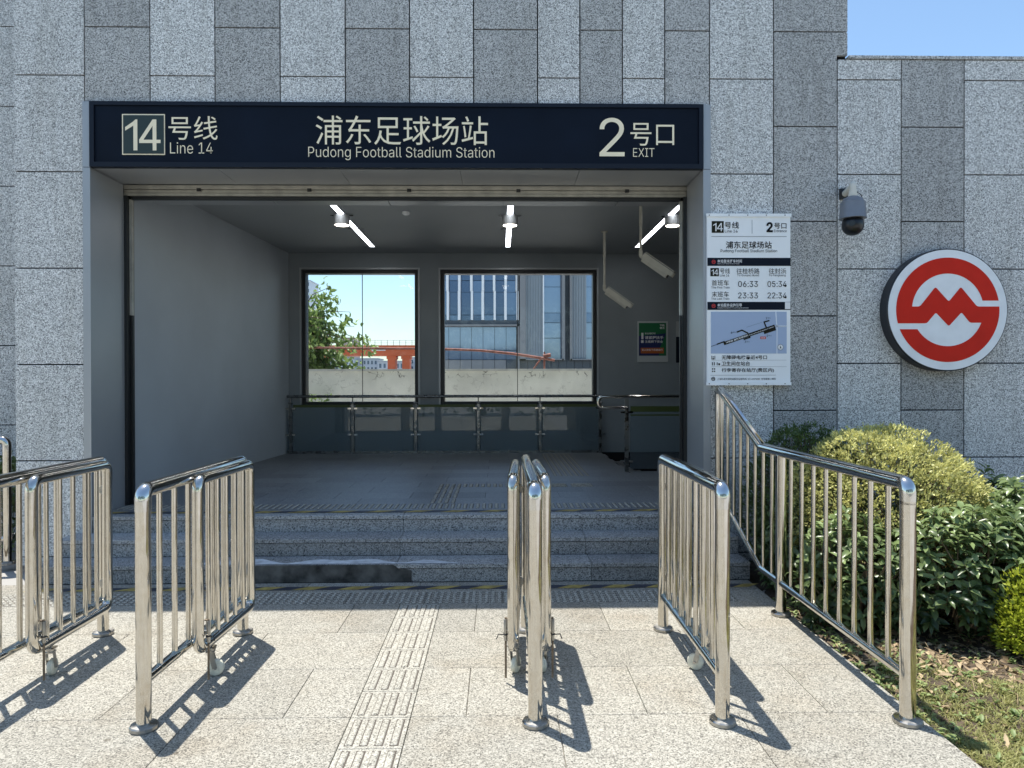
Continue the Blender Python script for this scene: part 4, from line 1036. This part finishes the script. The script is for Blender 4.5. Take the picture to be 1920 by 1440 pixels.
# ================================================================== BEYOND THE WINDOWS
def concrete():
    m, nt, N, Lk, B = newmat('flaking_concrete'); tc = N.new('ShaderNodeTexCoord')
    n1 = N.new('ShaderNodeTexNoise'); n1.inputs['Scale'].default_value = 1.6; n1.inputs['Detail'].default_value = 8; Lk.new(tc.outputs['Object'], n1.inputs['Vector'])
    r1 = N.new('ShaderNodeValToRGB'); r1.color_ramp.elements[0].position = .3; r1.color_ramp.elements[0].color = (.60,.585,.52,1); r1.color_ramp.elements[1].position = .7; r1.color_ramp.elements[1].color = (.82,.80,.71,1)
    Lk.new(n1.outputs[0], r1.inputs[0])
    n2 = N.new('ShaderNodeTexNoise'); n2.inputs['Scale'].default_value = 3.2; n2.inputs['Detail'].default_value = 5; n2.inputs['Distortion'].default_value = 1.2; Lk.new(tc.outputs['Object'], n2.inputs['Vector'])
    vo = N.new('ShaderNodeTexVoronoi'); vo.feature = 'DISTANCE_TO_EDGE'; vo.inputs['Scale'].default_value = 5.5; Lk.new(n2.outputs['Color'], vo.inputs['Vector'])
    vm = N.new('ShaderNodeVectorMath'); vm.operation = 'MULTIPLY_ADD'; vm.inputs[1].default_value = (.35,.35,.35); Lk.new(n2.outputs['Color'], vm.inputs[0]); Lk.new(tc.outputs['Object'], vm.inputs[2]); Lk.new(vm.outputs[0], vo.inputs['Vector'])
    ck = N.new('ShaderNodeMapRange'); ck.inputs[1].default_value = .0; ck.inputs[2].default_value = .05; ck.inputs[3].default_value = 1; ck.inputs[4].default_value = 0; Lk.new(vo.outputs['Distance'], ck.inputs[0])
    n3 = N.new('ShaderNodeTexNoise'); n3.inputs['Scale'].default_value = 4.0; n3.inputs['Detail'].default_value = 3; Lk.new(tc.outputs['Object'], n3.inputs['Vector'])
    mk = N.new('ShaderNodeMapRange'); mk.inputs[1].default_value = .50; mk.inputs[2].default_value = .58; Lk.new(n3.outputs[0], mk.inputs[0])
    mu = N.new('ShaderNodeMath'); mu.operation = 'MULTIPLY'; Lk.new(ck.outputs[0], mu.inputs[0]); Lk.new(mk.outputs[0], mu.inputs[1])
    mx = N.new('ShaderNodeMix'); mx.data_type = 'RGBA'; sx3 = N.new('ShaderNodeSeparateXYZ'); Lk.new(tc.outputs['Object'], sx3.inputs[0])
    zr = N.new('ShaderNodeMapRange'); zr.inputs[1].default_value = 1.72; zr.inputs[2].default_value = 1.80; zr.inputs[3].default_value = .3; zr.inputs[4].default_value = 1; Lk.new(sx3.outputs[2], zr.inputs[0])
    mu2 = N.new('ShaderNodeMath'); mu2.operation = 'MULTIPLY'; Lk.new(mu.outputs[0], mu2.inputs[0]); Lk.new(zr.outputs[0], mu2.inputs[1]); mu = mu2
    mx.inputs[7].default_value = (.06,.055,.045,1); Lk.new(mu.outputs[0], mx.inputs[0]); Lk.new(r1.outputs[0], mx.inputs[6])
    Lk.new(mx.outputs[2], B.inputs['Base Color']); B.inputs['Roughness'].default_value = .9; return m
b = MB(); b.quad((-14,12.7,-.045),(14,12.7,-.045),(14,15.15,-.045),(-14,15.15,-.045)); tag(b.build('rear_bounce_sheet', plain('bounce_sheet_pale', (.62,.60,.55), .9, var=.12, vscale=2)), kind='structure')  # unseen pale sheet added to bounce sunlight onto the concrete wall
cw = thing('concrete_wall', (0, 15.2, 0), 'pale flaking concrete boundary wall outside the windows', 'wall')
b = MB(); b.box(-14, 14, 0, .24, -.06, 1.90); b.build('wall', concrete(), cw)
b = MB(); b.box(-14, 14, -.03, .27, 1.902, 1.945); b.build('coping', plain('coping_concrete', (.55,.54,.50), .9, var=.15, vscale=3), cw)

rp = thing('red_pole', (0, 15.9, 0), 'thin rusty red pole sloping on a prop above the concrete wall', 'pole')
M_rust = plain('rust_red', (.30,.115,.085), .7, var=.4, vscale=10)
p = [at(x, y, 15.9) for x, y in ((480,651),(600,652),(780,653.5),(834,654.5),(900,657),(960,663),(1000,669),(1040,675.5))]
b = MB(); b.tube([(q.x, 0, q.z) for q in p], [.022]*3+[.026,.028,.03,.032,.028], 8); b.build('pole', M_rust, rp)
b = MB(); q = at(1021, 668, 15.9); b.tube([(q.x,.06,-.06),(q.x,.06,q.z+.10)], .02, 8); q2 = at(988, 693, 15.9); b.tube([(q2.x,.03,q2.z-.2),(q.x-.05,.03,q.z-.01)], .018, 8)
b.tube([(q.x-.03,.03,q.z),(q.x+.14,.03,q.z+.03)], .045, 8); b.build('prop', M_rust, rp)

# tree by the wall, drooping lobed leaves
tr = thing('mulberry_tree', (-5.15, 16.9, -.05), 'leafy green tree with drooping leaves seen through the left window', 'tree'); b = MB(); tw = MB()
tw.tube([(0,0,0),(.1,0,1.2),(.25,-.05,2.2),(.25,-.05,2.8)], [.09,.075,.05,.03], 10)
tips = []
for i in range(70):
    a = random.gauss(0, .75) if i % 4 else random.uniform(-3, 3); e = random.uniform(-.35, 1.25); ln = random.uniform(.8, 2.5)
    s = Vector((.25,-.05,random.uniform(1.7,3.0))); d = Vector((math.cos(a)*math.cos(e), math.sin(a)*math.cos(e)*.7, math.sin(e)*.85))
    ln *= 1 - .28*max(0, math.sin(e*1.6))
    m = s + d*ln*.55 + Vector((0,0,.12)); q = s + d*ln - Vector((0,0,.16*ln)); tw.tube([s, m, q], [.022,.013,.005], 6); tips.append((s, m, q))
for s, m, q in tips:
    for j in range(15):
        f = random.uniform(.25, 1.05); p = (s*(1-f)**2 + m*2*f*(1-f) + q*f*f) + rv(.12)
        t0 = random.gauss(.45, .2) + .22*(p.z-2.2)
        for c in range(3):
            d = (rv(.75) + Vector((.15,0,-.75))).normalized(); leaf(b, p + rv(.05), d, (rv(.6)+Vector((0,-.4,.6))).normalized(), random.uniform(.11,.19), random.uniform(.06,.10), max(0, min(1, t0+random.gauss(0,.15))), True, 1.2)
b.build('crown', M_tl, tr); tw.build('trunk', M_twig, tr)
wp = thing('wall_weed', at(590, 775, 14.95), 'small leafy weed at the foot of the concrete wall', 'plant'); b = MB()
wp.location.z = -.05
for i in range(70):
    p = Vector((random.gauss(0,.18), random.uniform(-.15,.05), random.uniform(.5,1.42)))
    for c in range(3): leaf(b, p + rv(.03), (rv(.8)+Vector((0,0,.2))).normalized(), rv().normalized(), random.uniform(.07,.12), random.uniform(.035,.06), max(0, min(1, random.gauss(.5,.2))), True, 1)
b.build('foliage', M_tl, wp); b = MB()
for i in range(9): b.tube([(random.uniform(-.04,.04),0,0),(random.gauss(0,.14),-.03,random.uniform(.8,1.35))], [.006,.003], 5)
b.build('stem', M_twig, wp)

# orange bridge far behind
OB = 110.0
M_or = plain('orange_paint', (.62,.13,.045), .6, var=.12, vscale=.3)
ob = thing('footbridge', (0, OB, 0), 'orange steel bridge on twin piers far beyond the left window', 'bridge')
def P(px, py, Y): q = at(px, py, Y); return q.x, q.z
x0 = P(480, 0, OB)[0]; x1 = P(900, 0, OB)[0]; zt = P(700, 647.5, OB)[1]; zm = P(700, 654, OB)[1]; zb = P(700, 667, OB)[1]
b = MB(); b.box(x0, x1, -.3, 3.3, zm, zt); b.box(x0, x1, 0, 3, zb, zm-.12); b.box(x0, x1, -.1, 3.1, zm-.12, zm, 1); L(ob, b, 'girder', [M_or, M_black]) if False else b.build('girder', [M_or, M_black], ob)
for a, c in ((724, 738.5), (751.5, 765.5), (590, 604), (862, 876)):
    b = MB(); xa, xb = P(a, 0, OB)[0], P(c, 0, OB)[0]; b.box(xa, xb, .4, 2.6, -.05, zb); b.box(xa-.15, xb+.15, .3, 2.7, zb-.5, zb-.02); b.build('pier', M_or, ob)
b = MB(); zr = P(700, 638, OB)[1]; x = x0
while x < x1: b.tube([(x,0,zt),(x,0,zr)], .045, 5); x += .95
b.tube([(x0,0,zr),(x1,0,zr)], .04, 5); b.tube([(x0,0,(zr+zt)/2),(x1,0,(zr+zt)/2)], .025, 5); b.build('guard_rail', plain('rail_grey', (.45,.46,.48), .5), ob)
b = MB(); xa, za = P(697, 658.5, OB); xb, zb2 = P(702, 654.8, OB); b.box(xa, xb, -.05, -.01, za, zb2); xa, za = P(705, 657.6, OB); xb, zb2 = P(723, 655.8, OB); b.box(xa, xb, -.05, -.01, za, zb2); b.build('marking', M_whiteb, ob)

# distant blocks
def block(name, px0, px1, pyt, Y, depth, c, label, nwx, nwz, grp=None):
    xa, xb = P(px0, 0, Y)[0], P(px1, 0, Y)[0]; zt = P((px0+px1)/2, pyt, Y)[1]
    o = thing(name, (xa, Y, 0), label, 'building', grp); W_, H_ = xb-xa, zt
    b = MB(); b.box(0, W_, 0, depth, -.05, H_); b.build('wall', plain(name+'_wall', c, .85, var=.08, vscale=.2), o)
    b = MB(); b.box(-.3, W_+.3, -.3, depth+.3, H_+.01, H_+.5); b.build('roof', plain(name+'_roof', tuple(v*.75 for v in c), .8), o)
    m = plain(name+'_glass', (.10,.14,.19), .2)
    n = 0
    for i in range(nwx):
        for k in range(nwz):
            if n >= 90: break
            xx = W_*(i+.25)/nwx; zz = H_*(k+.25)/nwz; b = MB(); b.box(xx, xx+W_*.5/nwx, -.08, .0, zz, zz+H_*.55/nwz); b.build('window', m, o); n += 1
    return o
block('apartment_block', 560, 662, 673, 255, 12, (.55,.58,.62), 'low pale grey apartment block behind the leaves of the tree', 11, 4, 'far apartment blocks')
block('apartment_block', 664, 706, 674, 262, 12, (.58,.60,.64), 'pale apartment block left of the orange piers', 6, 4, 'far apartment blocks')
block('apartment_block', 707, 764, 679, 250, 12, (.52,.55,.60), 'low apartment block seen between the orange piers', 7, 3, 'far apartment blocks')
block('apartment_block', 766, 830, 672, 258, 12, (.50,.54,.60), 'bluish apartment block right of the orange piers', 7, 4, 'far apartment blocks')
block('brick_building', 640, 662, 635, 320, 14, (.45,.36,.33), 'pinkish brown building rising above the orange bridge', 5, 8)
block('tower_block', 556, 579, 527, 330, 16, (.72,.78,.84), 'tall hazy tower at the left edge of the left window', 4, 16)  # distance haze painted in as a pale wall colour

# glass office building
OY = 60.0
of = thing('office_building', (0, OY, 0), 'large glass office building with white fins and dark louvres beyond the right window', 'building')
def offglass(name, c, r=.08):
    m, nt, N, Lk, B = newmat(name); B.inputs['Base Color'].default_value = (*c, 1); B.inputs['Roughness'].default_value = r; B.inputs['Metallic'].default_value = .45; B.inputs['Specular IOR Level'].default_value = .8
    tc = N.new('ShaderNodeTexCoord'); n1 = N.new('ShaderNodeTexNoise'); n1.inputs['Scale'].default_value = .25; Lk.new(tc.outputs['Object'], n1.inputs['Vector'])
    bp = N.new('ShaderNodeBump'); bp.inputs['Strength'].default_value = .12; bp.inputs['Distance'].default_value = .2; Lk.new(n1.outputs[0], bp.inputs['Height']); Lk.new(bp.outputs[0], B.inputs['Normal']); return m
M_og1 = offglass('office_glass_dark', (.10,.15,.24)); M_og2 = offglass('office_glass_light', (.26,.34,.46)); M_of = plain('office_frame', (.26,.26,.265), .6, .2); M_ofd = plain('office_dark', (.07,.085,.105), .4); M_fin = plain('white_fin', (.88,.89,.90), .5); M_lou = plain('louvre', (.30,.335,.365), .45, .2); M_og3 = offglass('office_glass_mid', (.17,.24,.36))
def Q(px, py): return P(px, py, OY)
def ob_(b, r, y0, y1, mi=0): xa, za = Q(r[0], r[3]); xb, zb = Q(r[2], r[1]); b.box(xa, xb, y0, y1, za, zb, mi)
b = MB(); ob_(b, (800, 430, 1330, 712), 1.0, 24); b.build('core', M_ofd, of)
b = MB(); ob_(b, (799, 427, 1330, 429.5), -.8, 24.5); b.build('roof', M_of, of)
fx = [812, 834.0+5, 861.5, 884, 905.5, 926.5, 948, 969]
for i, (a, c) in enumerate(zip(fx, fx[1:])):
    for (y0, y1) in ((440, 524), (525, 546), (546.7, 589), (590, 600)):
        b = MB(); ob_(b, (a, y0, c, y1), .55, .98); b.build('window', M_og1 if (i+int(y0)) % 3 else M_og3, of)
for i, x in enumerate(fx):
    b = MB(); ob_(b, (x-2.2, 440, x+2.0, 546), -.35, .5); ob_(b, (x-(.9 if i % 2 else 2.6), 546.3, x+(3.0 if i % 2 else 2), 600.5), -.35, .5); b.build('fin', M_fin, of)
b = MB(); ob_(b, (800, 601, 973, 608.5), -.2, .9); ob_(b, (800, 609, 970, 612), -.5, .9, 1); ob_(b, (969.5, 612.5, 974, 713), -.4, .9, 1); b.build('spandrel', [M_ofd, M_of], of)
gx = [801, 819, 841, 862.5, 884, 905.5, 927.5, 949, 968.5]
for a, c in zip(gx, gx[1:]):
    b = MB(); ob_(b, (a+.4, 612.5, c-.4, 656), .3, .9); b.build('window', M_og2, of); b = MB(); ob_(b, (a+.4, 657, c-.4, 674), .3, .9); b.build('window', M_og2, of)
    b = MB(); ob_(b, (a+.4, 675, c-.4, 712), .2, .9); b.build('window', M_of if c < 950 else M_ofd, of)
b = MB()
for r in ((974.5, 440, 985, 675.5), (1053, 440, 1058, 675.5), (1067.5, 440, 1071, 675.5), (974.5, 673, 1056, 675.5), (1068.5, 673, 1180, 675.5)): ob_(b, r, -.6, .9)
ob_(b, (1017.5, 440, 1019.3, 672.5), -.4, .9, 1); ob_(b, (1058, 440, 1067.5, 713), .2, .9, 2); b.build('facade_frame', [M_of, M_fin, M_ofd], of)
for x0, x1 in ((985.5, 1017), (1072, 1099)):
    b = MB(); ob_(b, (x0, 440, x1, 672.5), .5, .95, 0); x = x0+.6
    while x < x1-.5: ob_(b, (x, 440, x+2.05, 672.5), -.2, .45, 1); x += 3.0
    b.build('louvre', [M_ofd, M_lou], of)
for x0, x1 in ((1020, 1052.5), (1099.5, 1180)):
    for y0, y1 in ((440, 500), (501, 536.5), (537.3, 585.5), (586.3, 604), (605, 633), (634, 672.5)):
        b = MB(); ob_(b, (x0, y0, x1, y1), .4, .95); b.build('window', M_og2 if y0 != 586.3 else M_og3, of)
b = MB(); x = 974.5
while x < 1180: ob_(b, (x+.3, 676, x+14.4, 712), .1, .9); x += 14.7
b.build('ground_floor', M_ofd, of)
